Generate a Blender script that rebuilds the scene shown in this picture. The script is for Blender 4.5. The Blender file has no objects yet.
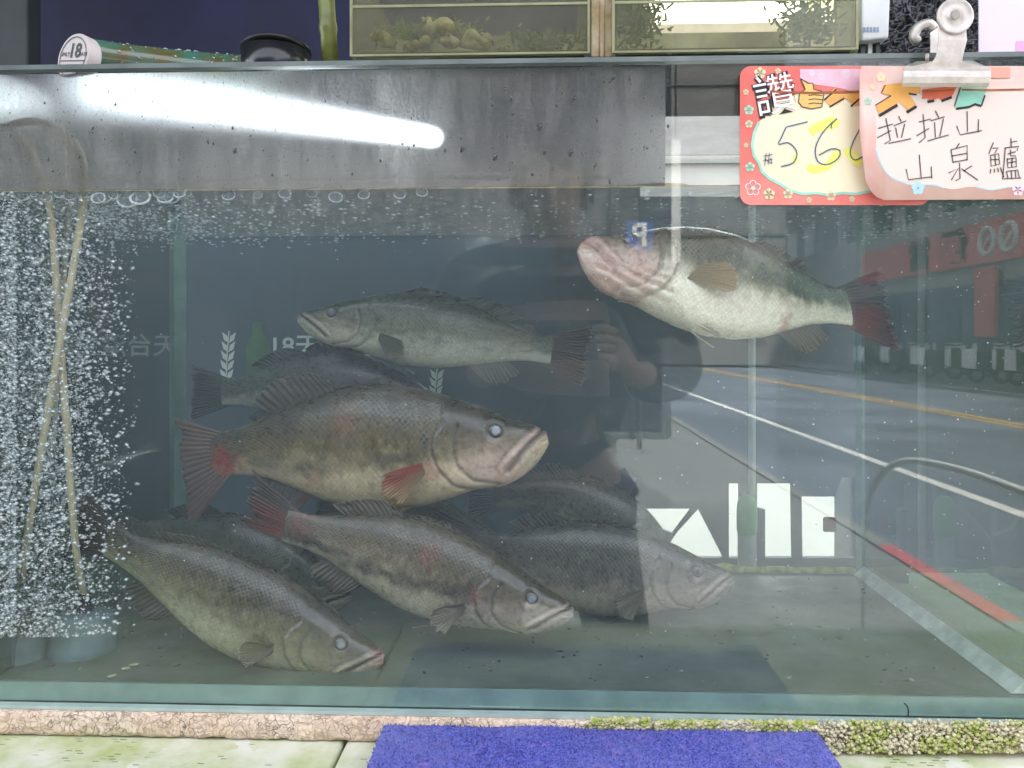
import bpy, bmesh, math, random
import numpy as np
from mathutils import Vector, Matrix

# ------------------------------------------------------------------ camera, world, sun, exposure
S = bpy.context.scene
COL = S.collection
random.seed(7)
RNG = np.random.default_rng(11)
F, CX, CY, D, YAW = 800.0, 512.0, 340.0, 0.72, math.radians(2.2)

cam_d = bpy.data.cameras.new('camera')
cam = bpy.data.objects.new('camera', cam_d)
COL.objects.link(cam)
cam.location = (0, -D, 0)
cam.rotation_euler = (math.radians(90), 0, YAW)
cam_d.sensor_width = 36.0
cam_d.lens = F / 1024 * 36.0
cam_d.shift_y = (CY - 384) / 1024
cam_d.clip_start = 0.01
cam_d.clip_end = 500
S.camera = cam

world = bpy.data.worlds.new('World')
S.world = world
world.use_nodes = True
wn = world.node_tree.nodes
bg = wn['Background']
sky = wn.new('ShaderNodeTexSky')
sky.sky_type = 'NISHITA'
sky.sun_disc = False
SUN_EL, SUN_DIR = 54, Vector((0.36, 0.64, 0))
sky.sun_elevation = math.radians(SUN_EL)
sky.sun_rotation = math.atan2(SUN_DIR.x, SUN_DIR.y)
sky.air_density = 1.0
sky.dust_density = 2.5
bg.inputs['Strength'].default_value = 0.145
hsv = wn.new('ShaderNodeHueSaturation')          # thin white haze over the blue
hsv.inputs['Saturation'].default_value = 0.28
hsv.inputs['Value'].default_value = 1.0
world.node_tree.links.new(sky.outputs[0], hsv.inputs['Color'])
world.node_tree.links.new(hsv.outputs[0], bg.inputs[0])

sun_d = bpy.data.lights.new('sun', 'SUN')
sun_d.energy = 3.2
sun_d.angle = math.radians(0.5)
sun_d.color = (1, 0.95, 0.88)
sun = bpy.data.objects.new('sun', sun_d)
COL.objects.link(sun)
to_sun = SUN_DIR.normalized() * math.cos(math.radians(SUN_EL)) + Vector((0, 0, math.sin(math.radians(SUN_EL))))
sun.rotation_euler = to_sun.to_track_quat('Z', 'Y').to_euler()

S.view_settings.view_transform = 'Standard'
S.view_settings.look = 'None'
S.view_settings.exposure = 3.18
S.view_settings.gamma = 1
S.render.engine = 'CYCLES'
S.cycles.use_denoising = True
S.cycles.max_bounces = 10
S.cycles.transparent_max_bounces = 48
S.cycles.transmission_bounces = 8
S.cycles.glossy_bounces = 5
S.cycles.diffuse_bounces = 3
S.cycles.volume_bounces = 1
S.cycles.caustics_reflective = False
S.cycles.caustics_refractive = False
S.cycles.sample_clamp_indirect = 4

# ------------------------------------------------------------------ helpers
def P(u, v, Y):
    """point of the plane Y that the lens of the photograph saw at pixel u, v"""
    x, z = (u - CX) / F, (CY - v) / F
    dx, dy = x * math.cos(YAW) - math.sin(YAW), x * math.sin(YAW) + math.cos(YAW)
    t = (Y + D) / dy
    return Vector((dx * t, Y, z * t))

def Rf(u, v, L):
    """real place of something the pane (plane Y = 0) mirrors at pixel u, v, L metres in front of it"""
    p = P(u, v, L)
    return Vector((p.x, -L, p.z))

def srgb(r, g, b):
    f = lambda c: ((c / 255) / 12.92) if c <= 10 else (((c / 255) + 0.055) / 1.055) ** 2.4
    return (f(r), f(g), f(b))

def new_mat(name):
    m = bpy.data.materials.new(name)
    m.use_nodes = True
    nt = m.node_tree
    for n in list(nt.nodes):
        nt.nodes.remove(n)
    out = nt.nodes.new('ShaderNodeOutputMaterial')
    return m, nt, out

def N(nt, t, **kw):
    n = nt.nodes.new(t)
    for k, v in kw.items():
        if k in n.inputs:
            n.inputs[k].default_value = v
        else:
            setattr(n, k, v)
    return n

def lk(nt, a, b):
    nt.links.new(a, b)

def mixcol(nt, fac, a, b, mode='MIX'):
    n = nt.nodes.new('ShaderNodeMix')
    n.data_type = 'RGBA'
    n.blend_type = mode
    for sock, val in ((n.inputs[0], fac), (n.inputs[6], a), (n.inputs[7], b)):
        if hasattr(val, 'is_output'):
            nt.links.new(val, sock)
        elif isinstance(val, (int, float)):
            sock.default_value = val
        else:
            sock.default_value = (*val[:3], 1)
    return n.outputs[2]

def ramp(nt, src, stops):
    r = nt.nodes.new('ShaderNodeValToRGB')
    e = r.color_ramp.elements
    while len(e) < len(stops):
        e.new(0.5)
    for el, (p, c) in zip(e, stops):
        el.position = p
        el.color = (c, c, c, 1) if isinstance(c, (int, float)) else (*c, 1)
    nt.links.new(src, r.inputs[0])
    return r.outputs[0]

def noise(nt, scale, detail=4, rough=0.55, coord='Object', distort=0.0, stretch=None):
    tc = nt.nodes.new('ShaderNodeTexCoord')
    src = tc.outputs[coord]
    if stretch:
        mp = nt.nodes.new('ShaderNodeMapping')
        mp.inputs['Scale'].default_value = stretch
        nt.links.new(src, mp.inputs[0])
        src = mp.outputs[0]
    n = N(nt, 'ShaderNodeTexNoise')
    n.inputs['Scale'].default_value = scale
    n.inputs['Detail'].default_value = detail
    n.inputs['Roughness'].default_value = rough
    n.inputs['Distortion'].default_value = distort
    nt.links.new(src, n.inputs['Vector'])
    return n.outputs['Fac']

_mats = {}
def mat(name, col, rough=0.6, metal=0.0, var=0.25, scale=40, bump=0.0, bscale=None, col2=None, spec=0.5, alpha=1.0, coat=0.0):
    """procedural Principled material with mottled colour and bump"""
    if name in _mats:
        return _mats[name]
    m, nt, out = new_mat(name)
    p = N(nt, 'ShaderNodeBsdfPrincipled')
    nz = noise(nt, scale)
    c2 = col2 or tuple(max(0, c * (1 - var)) for c in col)
    c = mixcol(nt, ramp(nt, nz, [(0.35, 0.0), (0.65, 1.0)]), c2, col)
    lk(nt, c, p.inputs['Base Color'])
    p.inputs['Roughness'].default_value = rough
    p.inputs['Metallic'].default_value = metal
    p.inputs['Specular IOR Level'].default_value = spec
    p.inputs['Alpha'].default_value = alpha
    p.inputs['Coat Weight'].default_value = coat
    if bump:
        b = N(nt, 'ShaderNodeBump', Strength=bump, Distance=0.002)
        lk(nt, noise(nt, bscale or scale * 4), b.inputs['Height'])
        lk(nt, b.outputs[0], p.inputs['Normal'])
    lk(nt, p.outputs[0], out.inputs[0])
    _mats[name] = m
    return m

def glass_mat(name, tint, refl, edge=0.5, rough=0.0, dirt_haze=None, dirt_haze_amt=0.0, dscale=30, bump=0.0):
    """clear pane: straight-through transmission, a sharp reflection that grows at grazing angles, dirt on top"""
    m, nt, out = new_mat(name)
    tr = N(nt, 'ShaderNodeBsdfTransparent', Color=(*tint, 1))
    gl = N(nt, 'ShaderNodeBsdfGlossy', Roughness=rough, Color=(1, 1, 1, 1))
    lw = N(nt, 'ShaderNodeLayerWeight', Blend=0.5)
    pw = N(nt, 'ShaderNodeMath', operation='POWER')
    lk(nt, lw.outputs['Facing'], pw.inputs[0])
    pw.inputs[1].default_value = 4
    ma = N(nt, 'ShaderNodeMath', operation='MULTIPLY_ADD', use_clamp=True)
    lk(nt, pw.outputs[0], ma.inputs[0])
    ma.inputs[1].default_value = edge
    ma.inputs[2].default_value = refl
    mx = N(nt, 'ShaderNodeMixShader')
    lk(nt, ma.outputs[0], mx.inputs[0]); lk(nt, tr.outputs[0], mx.inputs[1]); lk(nt, gl.outputs[0], mx.inputs[2])
    sh = mx.outputs[0]
    if bump:
        b = N(nt, 'ShaderNodeBump', Strength=bump, Distance=0.004)
        lk(nt, noise(nt, 34, 3, 0.6, stretch=(1, 2.2, 1)), b.inputs['Height'])
        lk(nt, b.outputs[0], gl.inputs['Normal'])
    if dirt_haze:
        df = N(nt, 'ShaderNodeBsdfDiffuse', Color=(*dirt_haze, 1))
        tl = N(nt, 'ShaderNodeBsdfTranslucent', Color=(*dirt_haze, 1))
        ad = N(nt, 'ShaderNodeMixShader')
        ad.inputs[0].default_value = 0.4
        lk(nt, df.outputs[0], ad.inputs[1]); lk(nt, tl.outputs[0], ad.inputs[2])
        f = ramp(nt, noise(nt, dscale, 6, 0.65), [(0.3, dirt_haze_amt * 0.35), (0.75, dirt_haze_amt)])
        m2 = N(nt, 'ShaderNodeMixShader')
        lk(nt, f, m2.inputs[0]); lk(nt, sh, m2.inputs[1]); lk(nt, ad.outputs[0], m2.inputs[2])
        sh = m2.outputs[0]
    lk(nt, sh, out.inputs[0])
    return m

class MB:
    """collects shapes for ONE mesh"""
    def __init__(s):
        s.v, s.f, s.m, s.col = [], [], [], []
        s.mats = []
    def mi(s, m):
        if m not in s.mats:
            s.mats.append(m)
        return s.mats.index(m)
    def add(s, verts, faces, m, col=None):
        o = len(s.v)
        s.v += [tuple(p) for p in verts]
        k = s.mi(m)
        for f in faces:
            s.f.append([i + o for i in f]); s.m.append(k)
    def box(s, a, b, m):
        (x0, y0, z0), (x1, y1, z1) = a, b
        v = [(x0,y0,z0),(x1,y0,z0),(x1,y1,z0),(x0,y1,z0),(x0,y0,z1),(x1,y0,z1),(x1,y1,z1),(x0,y1,z1)]
        s.add(v, [(3,2,1,0),(4,5,6,7),(0,1,5,4),(1,2,6,5),(2,3,7,6),(3,0,4,7)], m)
    def poly(s, pts, Y, m):
        """flat outline given by pixels, in the plane Y (or Y(u))"""
        fy = Y if callable(Y) else (lambda u: Y)
        s.add([P(u, v, fy(u)) for u, v in pts], [list(range(len(pts)))], m)
    def slab(s, pts, Y0, Y1, m):
        """pixel outline taken at Y0, given thickness back to Y1"""
        a = [P(u, v, Y0) for u, v in pts]
        b = [Vector((p.x, Y1, p.z)) for p in a]
        n = len(a)
        s.add(a + b, [list(range(n)), list(range(2 * n - 1, n - 1, -1))] + [[i, i + n, (i + 1) % n + n, (i + 1) % n] for i in range(n)], m)
    def stroke(s, pts, w, Y, m):
        fy = Y if callable(Y) else (lambda u: Y)
        pts = [Vector(p) for p in pts]
        L, Rr = [], []
        for i, p in enumerate(pts):
            a = pts[max(i - 1, 0)]; b = pts[min(i + 1, len(pts) - 1)]
            t = (b - a)
            if t.length < 1e-6: t = Vector((1, 0))
            t.normalize()
            n = Vector((-t.y, t.x)) * w / 2
            L.append(p + n); Rr.append(p - n)
        v = [P(q.x, q.y, fy(q.x)) for q in L + Rr]
        n = len(pts)
        s.add(v, [[i, i + 1, n + i + 1, n + i] for i in range(n - 1)], m)
    def tube(s, pts, r, m, n=10, caps=True):
        pts = [Vector(p) for p in pts]
        rs = r if isinstance(r, (list, tuple)) else [r] * len(pts)
        rings, up = [], None
        for i, p in enumerate(pts):
            t = (pts[min(i + 1, len(pts) - 1)] - pts[max(i - 1, 0)]).normalized()
            if up is None:
                up = t.orthogonal().normalized()
            up = (up - t * up.dot(t)).normalized()
            sd = t.cross(up)
            rings.append([p + (up * math.cos(2 * math.pi * k / n) + sd * math.sin(2 * math.pi * k / n)) * rs[i] for k in range(n)])
        v = [q for rg in rings for q in rg]
        f = [[i * n + k, i * n + (k + 1) % n, (i + 1) * n + (k + 1) % n, (i + 1) * n + k] for i in range(len(pts) - 1) for k in range(n)]
        if caps:
            f += [list(range(n))[::-1], [(len(pts) - 1) * n + k for k in range(n)]]
        s.add(v, f, m)
    def ball(s, c, r, m, sub=2, squash=(1, 1, 1), rot=None):
        v, f = ico(sub)
        c = Vector(c)
        R = rot or Matrix.Identity(3)
        s.add([c + R @ Vector((p[0] * r * squash[0], p[1] * r * squash[1], p[2] * r * squash[2])) for p in v], f, m)
    def build(s, name, parent=None, smooth=False, sub=0, bevel=0):
        me = bpy.data.meshes.new(name)
        me.from_pydata(s.v, [], s.f)
        for m in s.mats:
            me.materials.append(m)
        me.polygons.foreach_set('material_index', s.m)
        if smooth:
            me.polygons.foreach_set('use_smooth', [True] * len(me.polygons))
        me.update()
        o = bpy.data.objects.new(name, me)
        COL.objects.link(o)
        attach(o, parent)
        if bevel:
            b = o.modifiers.new('bevel', 'BEVEL'); b.width = bevel; b.segments = 2
        if sub:
            q = o.modifiers.new('sub', 'SUBSURF'); q.levels = sub; q.render_levels = sub
        return o

def world_loc(o):
    l = Vector((0, 0, 0))
    while o is not None:
        l += o.location
        o = o.parent
    return l

def attach(o, parent):
    """meshes are written in world coordinates; the child's own offset undoes its parent's"""
    if parent is not None:
        o.parent = parent
        o.location = -world_loc(parent)

_ico = {}
def ico(sub):
    if sub not in _ico:
        bm = bmesh.new()
        bmesh.ops.create_icosphere(bm, subdivisions=sub, radius=1)
        _ico[sub] = ([tuple(v.co) for v in bm.verts], [[v.index for v in f.verts] for f in bm.faces])
        bm.free()
    return _ico[sub]

def tag(o, label=None, cat=None, group=None, kind=None):
    for k, v in (('label', label), ('category', cat), ('group', group), ('kind', kind)):
        if v:
            o[k] = v
    return o

def thing(name, label, cat, loc, group=None):
    o = bpy.data.objects.new(name, None)
    o.empty_display_size = 0.02
    COL.objects.link(o)
    o.location = loc
    return tag(o, label, cat, group)

def copy_tree(o, parent=None):
    c = o.copy(); COL.objects.link(c)
    if parent: c.parent = parent
    for ch in [x for x in bpy.data.objects if x.parent == o]:
        copy_tree(ch, c)
    return c

def glyphs(text, offset=0.0):
    """flat outline of a word in the built-in font: verts (x, y) with height about 1, faces"""
    cu = bpy.data.curves.new('word', 'FONT')
    cu.body = text
    cu.size = 1.0
    cu.offset = offset
    cu.align_x = 'CENTER'
    cu.align_y = 'CENTER'
    cu.resolution_u = 3
    ob = bpy.data.objects.new('word', cu)
    COL.objects.link(ob)
    dg = bpy.context.evaluated_depsgraph_get()
    me = bpy.data.meshes.new_from_object(ob.evaluated_get(dg))
    v = [(p.co.x, p.co.y) for p in me.vertices]
    f = [list(p.vertices) for p in me.polygons]
    bpy.data.objects.remove(ob)
    bpy.data.curves.remove(cu)
    bpy.data.meshes.remove(me)
    return v, f

def write(mb, text, centre, ex, ey, m, offset=0.0):
    """writes text round centre; ex, ey are world vectors of one em to the right and up"""
    v, f = glyphs(text, offset)
    c, ex, ey = Vector(centre), Vector(ex), Vector(ey)
    mb.add([c + ex * x + ey * y for x, y in v], f, m)

def arc(cx, cy, r, a0, a1, n=10, ry=None):
    ry = r if ry is None else ry
    return [(cx + r * math.cos(math.radians(a0 + (a1 - a0) * i / n)), cy + ry * math.sin(math.radians(a0 + (a1 - a0) * i / n))) for i in range(n + 1)]

def rrect(u0, v0, u1, v1, r, n=5):
    return arc(u1 - r, v1 - r, r, 0, 90, n) + arc(u0 + r, v1 - r, r, 90, 180, n) + arc(u0 + r, v0 + r, r, 180, 270, n) + arc(u1 - r, v0 + r, r, 270, 360, n)

def crom(pts, n):
    """Catmull-Rom through pts, n samples evenly spaced by arc length"""
    p = [Vector(q) for q in pts]
    p = [p[0] * 2 - p[1]] + p + [p[-1] * 2 - p[-2]]
    out = []
    for i in range(1, len(p) - 2):
        for k in range(24):
            t = k / 24
            a, b, c, d = p[i - 1], p[i], p[i + 1], p[i + 2]
            out.append(0.5 * ((2 * b) + (c - a) * t + (2 * a - 5 * b + 4 * c - d) * t * t + (3 * b - a - 3 * c + d) * t ** 3))
    out.append(p[-2])
    ds = [0]
    for a, b in zip(out, out[1:]):
        ds.append(ds[-1] + (b - a).length)
    res, j = [], 0
    for i in range(n):
        s = ds[-1] * i / (n - 1)
        while j < len(ds) - 2 and ds[j + 1] < s:
            j += 1
        w = (s - ds[j]) / max(1e-9, ds[j + 1] - ds[j])
        res.append(out[j].lerp(out[j + 1], min(1, w)))
    return res, ds[-1]

def vnoise(x, y, seed):
    """smooth value noise on numpy arrays, 0..1"""
    r = np.random.default_rng(seed).random((64, 64))
    xi, yi = np.floor(x).astype(int), np.floor(y).astype(int)
    fx, fy = x - xi, y - yi
    fx, fy = fx * fx * (3 - 2 * fx), fy * fy * (3 - 2 * fy)
    g = lambda a, b: r[a % 64, b % 64]
    return (g(xi, yi) * (1 - fx) + g(xi + 1, yi) * fx) * (1 - fy) + (g(xi, yi + 1) * (1 - fx) + g(xi + 1, yi + 1) * fx) * fy
# ------------------------------------------------------------------ measures of the tank
TD = 0.383                                     # depth of the tank
XL, XR = P(178, 400, TD).x, P(860, 400, TD).x
ZF = P(860, 573, TD).z                         # its floor
ZT = P(860, 56, 0).z                           # its rim
ZW = P(520, 188, 0.004).z                      # water level
ZB = ZF - 0.0215                               # underside of the base
GZ = -1.2                                      # pavement

# ------------------------------------------------------------------ materials of the place
M_navy = mat('navy_board', (0.018, 0.02, 0.075), 0.6, var=0.35, scale=6)
M_dark = mat('dark_plastic', (0.012, 0.012, 0.013), 0.35, var=0.3, scale=30)
M_greypost = mat('grey_post', (0.045, 0.055, 0.055), 0.55, var=0.3, scale=12)
M_white = mat('white_plastic', (0.78, 0.79, 0.76), 0.5, var=0.12, scale=18)
M_steel = mat('galvanised_steel', (0.46, 0.40, 0.35), 0.62, metal=0.7, var=0.4, scale=55, bump=0.25, bscale=160)
M_teal = mat('glass_edge', (0.22, 0.335, 0.30), 0.25, var=0.25, scale=25)
M_tealpale = mat('glass_edge_pale', (0.46, 0.56, 0.52), 0.25, var=0.2, scale=35)
M_asphalt = mat('asphalt', (0.155, 0.18, 0.225), 0.85, var=0.45, scale=0.55)
M_pave = mat('concrete_paving', (0.21, 0.22, 0.215), 0.8, var=0.2, scale=1.2)
M_roadwhite = mat('road_white', (0.75, 0.75, 0.72), 0.7, var=0.15, scale=5)
M_roadyellow = mat('road_yellow', (0.72, 0.42, 0.05), 0.7, var=0.15, scale=5)
M_kerbred = mat('kerb_red', (0.55, 0.09, 0.11), 0.6, var=0.2, scale=4)
M_chrome = mat('chrome', (0.7, 0.7, 0.72), 0.15, metal=1.0, var=0.1)

# ------------------------------------------------------------------ street (what the front pane mirrors)
def sheet(name, x0, x1, y0, y1, z, m, kind='structure'):
    mb = MB(); mb.add([(x0, y0, z), (x1, y0, z), (x1, y1, z), (x0, y1, z)], [(0, 1, 2, 3)], m)
    return tag(mb.build(name), kind=kind)
sheet('ground', -60, 60, -140, 40, GZ - 0.13, mat('ground_grey', (0.2, 0.2, 0.19), 0.9, var=0.2, scale=0.5))
mb = MB(); mb.box((-14, -90, GZ - 0.12), (1.93, 2.6, GZ), M_pave); tag(mb.build('pavement'), kind='structure')
sheet('yard', -14, 14, 2.61, 24, GZ, mat('yard_concrete', (0.046, 0.047, 0.044), 0.85, var=0.08, scale=1.5))
tag(bpy.data.objects['yard'], kind='structure')
sheet('road', 1.9, 12.1, -120, 20, GZ - 0.124, M_asphalt)
mb = MB(); mb.box((12.1, -90, GZ - 0.12), (18, 20, GZ), M_pave); tag(mb.build('far_pavement'), kind='structure')
mb = MB()
M_kerb = mat('kerb_grey', (0.25, 0.25, 0.24), 0.8, var=0.2, scale=4)
for y0, y1, m_ in ((-90, -4.0, M_kerb), (-3.99, -2.75, M_kerbred), (-2.74, 3, M_kerb)):
    mb.box((1.935, y0, GZ - 0.12), (2.03, y1, GZ + 0.012), m_)
tag(mb.build('kerb'), kind='structure')
for nm, x, w, m in (('road_line', 3.56, 0.13, M_roadwhite), ('centre_line', 7.15, 0.11, M_roadyellow), ('centre_line', 7.42, 0.11, M_roadyellow), ('road_line', 11.5, 0.15, M_roadwhite)):
    sheet(nm, x, x + w, -110, 15, GZ - 0.119, m)

# parked scooters beyond the road
def scooter(first, loc, col):
    t = thing('parked_scooter', 'x', 'scooter', (0, 0, 0), 'scooters parked along the far kerb')
    body = mat('scooter_paint', (0.02, 0.02, 0.025), 0.3, var=0.2)
    pale = mat('scooter_panel', (0.75, 0.76, 0.78), 0.35, var=0.1)
    for x in (-0.6, 0.6):
        b = MB()
        ring = [(x + 0.2 * math.cos(a), 0, 0.24 + 0.2 * math.sin(a)) for a in [2 * math.pi * k / 16 for k in range(17)]]
        b.tube(ring, 0.05, M_dark, 8, caps=False); b.tube([(x, -0.05, 0.24), (x, 0.05, 0.24)], 0.1, M_steel, 12)
        b.build('wheel', t, smooth=True)
    b = MB(); pts = [(0.75, 0.55), (0.7, 0.8), (0.2, 0.78), (0.1, 0.4), (-0.35, 0.36), (-0.5, 0.95), (-0.62, 0.9), (-0.5, 0.26), (0.3, 0.24)]
    n = len(pts); v = [(x, -0.14, z) for x, z in pts] + [(x, 0.14, z) for x, z in pts]
    b.add(v, [list(range(n))[::-1], list(range(n, 2 * n))] + [[i, (i + 1) % n, (i + 1) % n + n, i + n] for i in range(n)], body)
    b.build('body', t, bevel=0.03)
    b = MB(); b.box((0.0, -0.15, 0.78), (0.72, 0.15, 0.88), M_dark); b.build('seat', t, bevel=0.04)
    b = MB(); b.box((0.74, -0.2, 0.4), (0.84, 0.2, 0.95), pale); b.build('rear_panel', t, bevel=0.03)
    b = MB(); b.box((-0.7, -0.24, 0.4), (-0.6, 0.24, 1.1), pale); b.build('front_shield', t, bevel=0.03)
    b = MB(); b.tube([(-0.5, -0.36, 1.08), (-0.55, 0, 1.02), (-0.5, 0.36, 1.08)], 0.025, M_dark, 8); b.build('handlebar', t, smooth=True)
    t.location = loc
    return t
sc0 = None
for k in range(13):
    loc = (12.9 + 0.2 * math.sin(k * 2.1), -20.5 - 0.85 * k, GZ)
    if sc0 is None:
        sc0 = scooter(True, loc, 0); q = sc0
    else:
        q = copy_tree(sc0); q.location = loc
    q.rotation_euler = (0, 0, math.pi + 0.5 * math.sin(k * 1.7))
    q['label'] = 'dark scooter with pale front and rear panels in the row mirrored beyond the road'

# shop fronts along the far side, with a red lunchbox banner
M_redsign = mat('red_banner', (0.78, 0.20, 0.21), 0.6, var=0.2, scale=1.5)
M_black = mat('black_ink', (0.01, 0.01, 0.012), 0.6)
def frontage(name, label, x, y0, y1, z1, m, mwin):
    t = thing(name, label, 'building', (x, y0, GZ))
    b = MB(); b.box((x, y0, GZ), (x + 6, y1, z1), m); b.build('wall', t)
    k, y = 0, y0 + 0.8
    while y + 1.8 < y1:
        for z in (4.6, 7.6):
            if z + 1.6 < z1:
                b = MB(); b.box((x - 0.05, y, z), (x + 0.02, y + 1.8, z + 1.6), mwin); b.build('window', t)
        y += 3.1
    return t
M_win = mat('window_dark', (0.03, 0.04, 0.06), 0.2, var=0.3)
far = frontage('shop_building', 'long grey shop building with blue shopfronts mirrored beyond the road', 14.6, -70, 2, 9.5, mat('grey_render', (0.42, 0.41, 0.42), 0.8, var=0.15, scale=0.7), M_win)
b = MB(); b.box((14.5, -37, GZ), (14.59, 2, 1.9), mat('blue_shutter', (0.12, 0.17, 0.28), 0.55, var=0.4, scale=0.9)); b.build('shopfront', far)
for k in range(15):
    y = -36 + 2.5 * k; cc_ = random.choice([(0.03, 0.04, 0.06), (0.32, 0.33, 0.34), (0.18, 0.14, 0.12), (0.06, 0.10, 0.18), (0.45, 0.42, 0.36), (0.25, 0.07, 0.06)])
    b = MB(); h_ = random.uniform(0.4, 1.5); b.box((14.42, y, GZ + random.choice([0, 0.8])), (14.49, y + random.uniform(0.8, 2.1), 0.2 + h_), mat('front_panel_%d' % k, cc_, 0.5, var=0.4, scale=3)); b.build('shop_panel', far)
bt = thing('shop_banner', 'long red shop banner with black lunchbox characters and white roundels mirrored in the glass', 'banner', (14.4, -24, 2.3))
b = MB(); b.box((14.38, -36, 2.5), (14.46, -4, 3.85), M_redsign); b.build('banner_cloth', bt)
b = MB()
for ch, yy in (('便', -27.8), ('當', -30.4), ('便', -12.4), ('當', -14.2)):
    b = MB(); write(b, ch, (14.36, yy, 3.17), (0, -1.9, 0), (0, 0, 1.25), M_black, 0.035); b.build('character', bt)
for yy in (-25.7, -24.5, -22.9):
    b = MB()
    ring = [(14.355, yy + 0.42 * math.cos(a), 3.2 + 0.42 * math.sin(a)) for a in [2 * math.pi * k / 24 for k in range(25)]]
    b.tube(ring, 0.09, M_white, 6, caps=False)
    b.tube([(14.355, yy - 0.2, 3.0), (14.355, yy + 0.2, 3.35)], 0.07, M_white, 6)
    b.build('roundel', bt)
b = MB(); b.box((14.3, -26.4, 0.1), (14.45, -25.2, 2.35), M_redsign)
tag(b.build('hanging_sign'), 'narrow upright red sign hanging below the long red banner, mirrored', 'sign')
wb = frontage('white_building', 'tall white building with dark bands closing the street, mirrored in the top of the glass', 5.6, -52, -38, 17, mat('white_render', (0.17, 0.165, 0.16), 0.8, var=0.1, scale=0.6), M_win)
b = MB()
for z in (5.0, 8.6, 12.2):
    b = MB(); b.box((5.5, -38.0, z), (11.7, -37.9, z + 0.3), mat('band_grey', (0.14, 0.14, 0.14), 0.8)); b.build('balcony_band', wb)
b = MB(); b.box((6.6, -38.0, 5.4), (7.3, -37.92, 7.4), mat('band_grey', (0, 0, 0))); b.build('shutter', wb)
# dark frontage added to keep bright sky out of the reflection
db = frontage('added_dark_front', 'added dark shop front that keeps the reflection behind the fish dark', -14, -13, -9, 5.5, mat('dark_render', (0.02, 0.028, 0.04), 0.8, var=0.35, scale=1.1), M_win)
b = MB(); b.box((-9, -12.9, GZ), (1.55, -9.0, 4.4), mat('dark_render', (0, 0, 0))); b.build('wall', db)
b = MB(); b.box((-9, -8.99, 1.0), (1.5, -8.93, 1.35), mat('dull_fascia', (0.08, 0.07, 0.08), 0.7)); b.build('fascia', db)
# dark screen added so the reflected pavement does not veil the fish
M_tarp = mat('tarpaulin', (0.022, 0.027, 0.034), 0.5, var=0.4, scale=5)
ts = thing('added_tarp_screen', 'added dark tarpaulin screen on a frame, hiding bright pavement from the mirrored view', 'screen', (-2, -2.9, GZ))
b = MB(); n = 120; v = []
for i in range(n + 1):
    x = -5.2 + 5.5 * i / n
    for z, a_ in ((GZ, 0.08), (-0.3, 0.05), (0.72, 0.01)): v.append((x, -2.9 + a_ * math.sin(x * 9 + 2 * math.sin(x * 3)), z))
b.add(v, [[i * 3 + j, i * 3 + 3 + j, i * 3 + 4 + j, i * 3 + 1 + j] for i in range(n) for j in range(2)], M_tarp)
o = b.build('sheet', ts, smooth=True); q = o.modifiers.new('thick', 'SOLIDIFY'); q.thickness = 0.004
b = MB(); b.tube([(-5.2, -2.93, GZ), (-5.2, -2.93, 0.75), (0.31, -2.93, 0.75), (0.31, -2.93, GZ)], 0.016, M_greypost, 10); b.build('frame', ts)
M_letter = None
# parking sign and a pale post, both mirrored
ps = thing('parking_sign', 'blue parking sign with a white P on a grey post, mirrored over the fish head', 'sign', (Rf(640, 340, 8).x, -8, GZ))
c = Rf(640, 236, 8); k = (8 + D) / F
b = MB(); b.box((c.x - 13 * k, -8.03, c.z - 15 * k), (c.x + 13 * k, -8.0, c.z + 15 * k), mat('sign_blue', (0.05, 0.12, 0.42), 0.5)); b.build('sign_plate', ps)
b = MB(); write(b, 'P', (c.x, -7.995, c.z), (-30 * k, 0, 0), (0, 0, 32 * k), M_white, 0.03); b.build('lettering', ps)
b = MB(); b.tube([(c.x, -8.06, GZ), (c.x, -8.06, c.z + 0.1)], 0.03, M_greypost); b.build('post', ps)
c = Rf(676, 200, 4.2); k = (4.2 + D) / F
hs = thing('hanging_banner', 'narrow white hanging banner mirrored across the head of the upper fish', 'banner', (c.x, -4.2, c.z))
b = MB(); b.box((c.x - 4.5 * k, -4.22, c.z - 62 * k), (c.x + 4.5 * k, -4.2, c.z + 60 * k), M_white); b.build('cloth', hs)
b = MB(); b.tube([(c.x, -4.21, c.z + 60 * k), (c.x, -4.21, 3.0)], 0.008, M_dark, 6); b.build('cord', hs)
# bent steel rail at the kerb
pts = [Rf(862, 640, 2.3), Rf(866, 520, 2.3), Rf(876, 484, 2.27), Rf(892, 466, 2.2), Rf(914, 461, 2.1), Rf(960, 470, 1.8), Rf(1024, 492, 1.45), Rf(1120, 530, 1.15)]
pts[0].z = GZ
e = pts[-1].copy(); e.z = GZ
cp, _ = crom(pts, 50)
sr = thing('steel_rail', 'x', 'rail', pts[0])
b = MB(); b.tube(cp[14:] + [e], [0.0035, 0.006, 0.009] + [0.0125] * 34, mat('rail_white', (0.9, 0.9, 0.9), 0.3, var=0.05), 12); b.build('rail_tube', sr, smooth=True)
b = MB(); b.tube(cp[:15], 0.0035, mat('rail_veil_grey', (0.14, 0.15, 0.155), 0.6), 12); b.build('faded_leg', sr, smooth=True)  # leg coloured like the reflected veil so that it fades out
tag(sr, 'bent bright steel rail at the kerb, mirrored at the right of the tank', 'rail')
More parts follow.
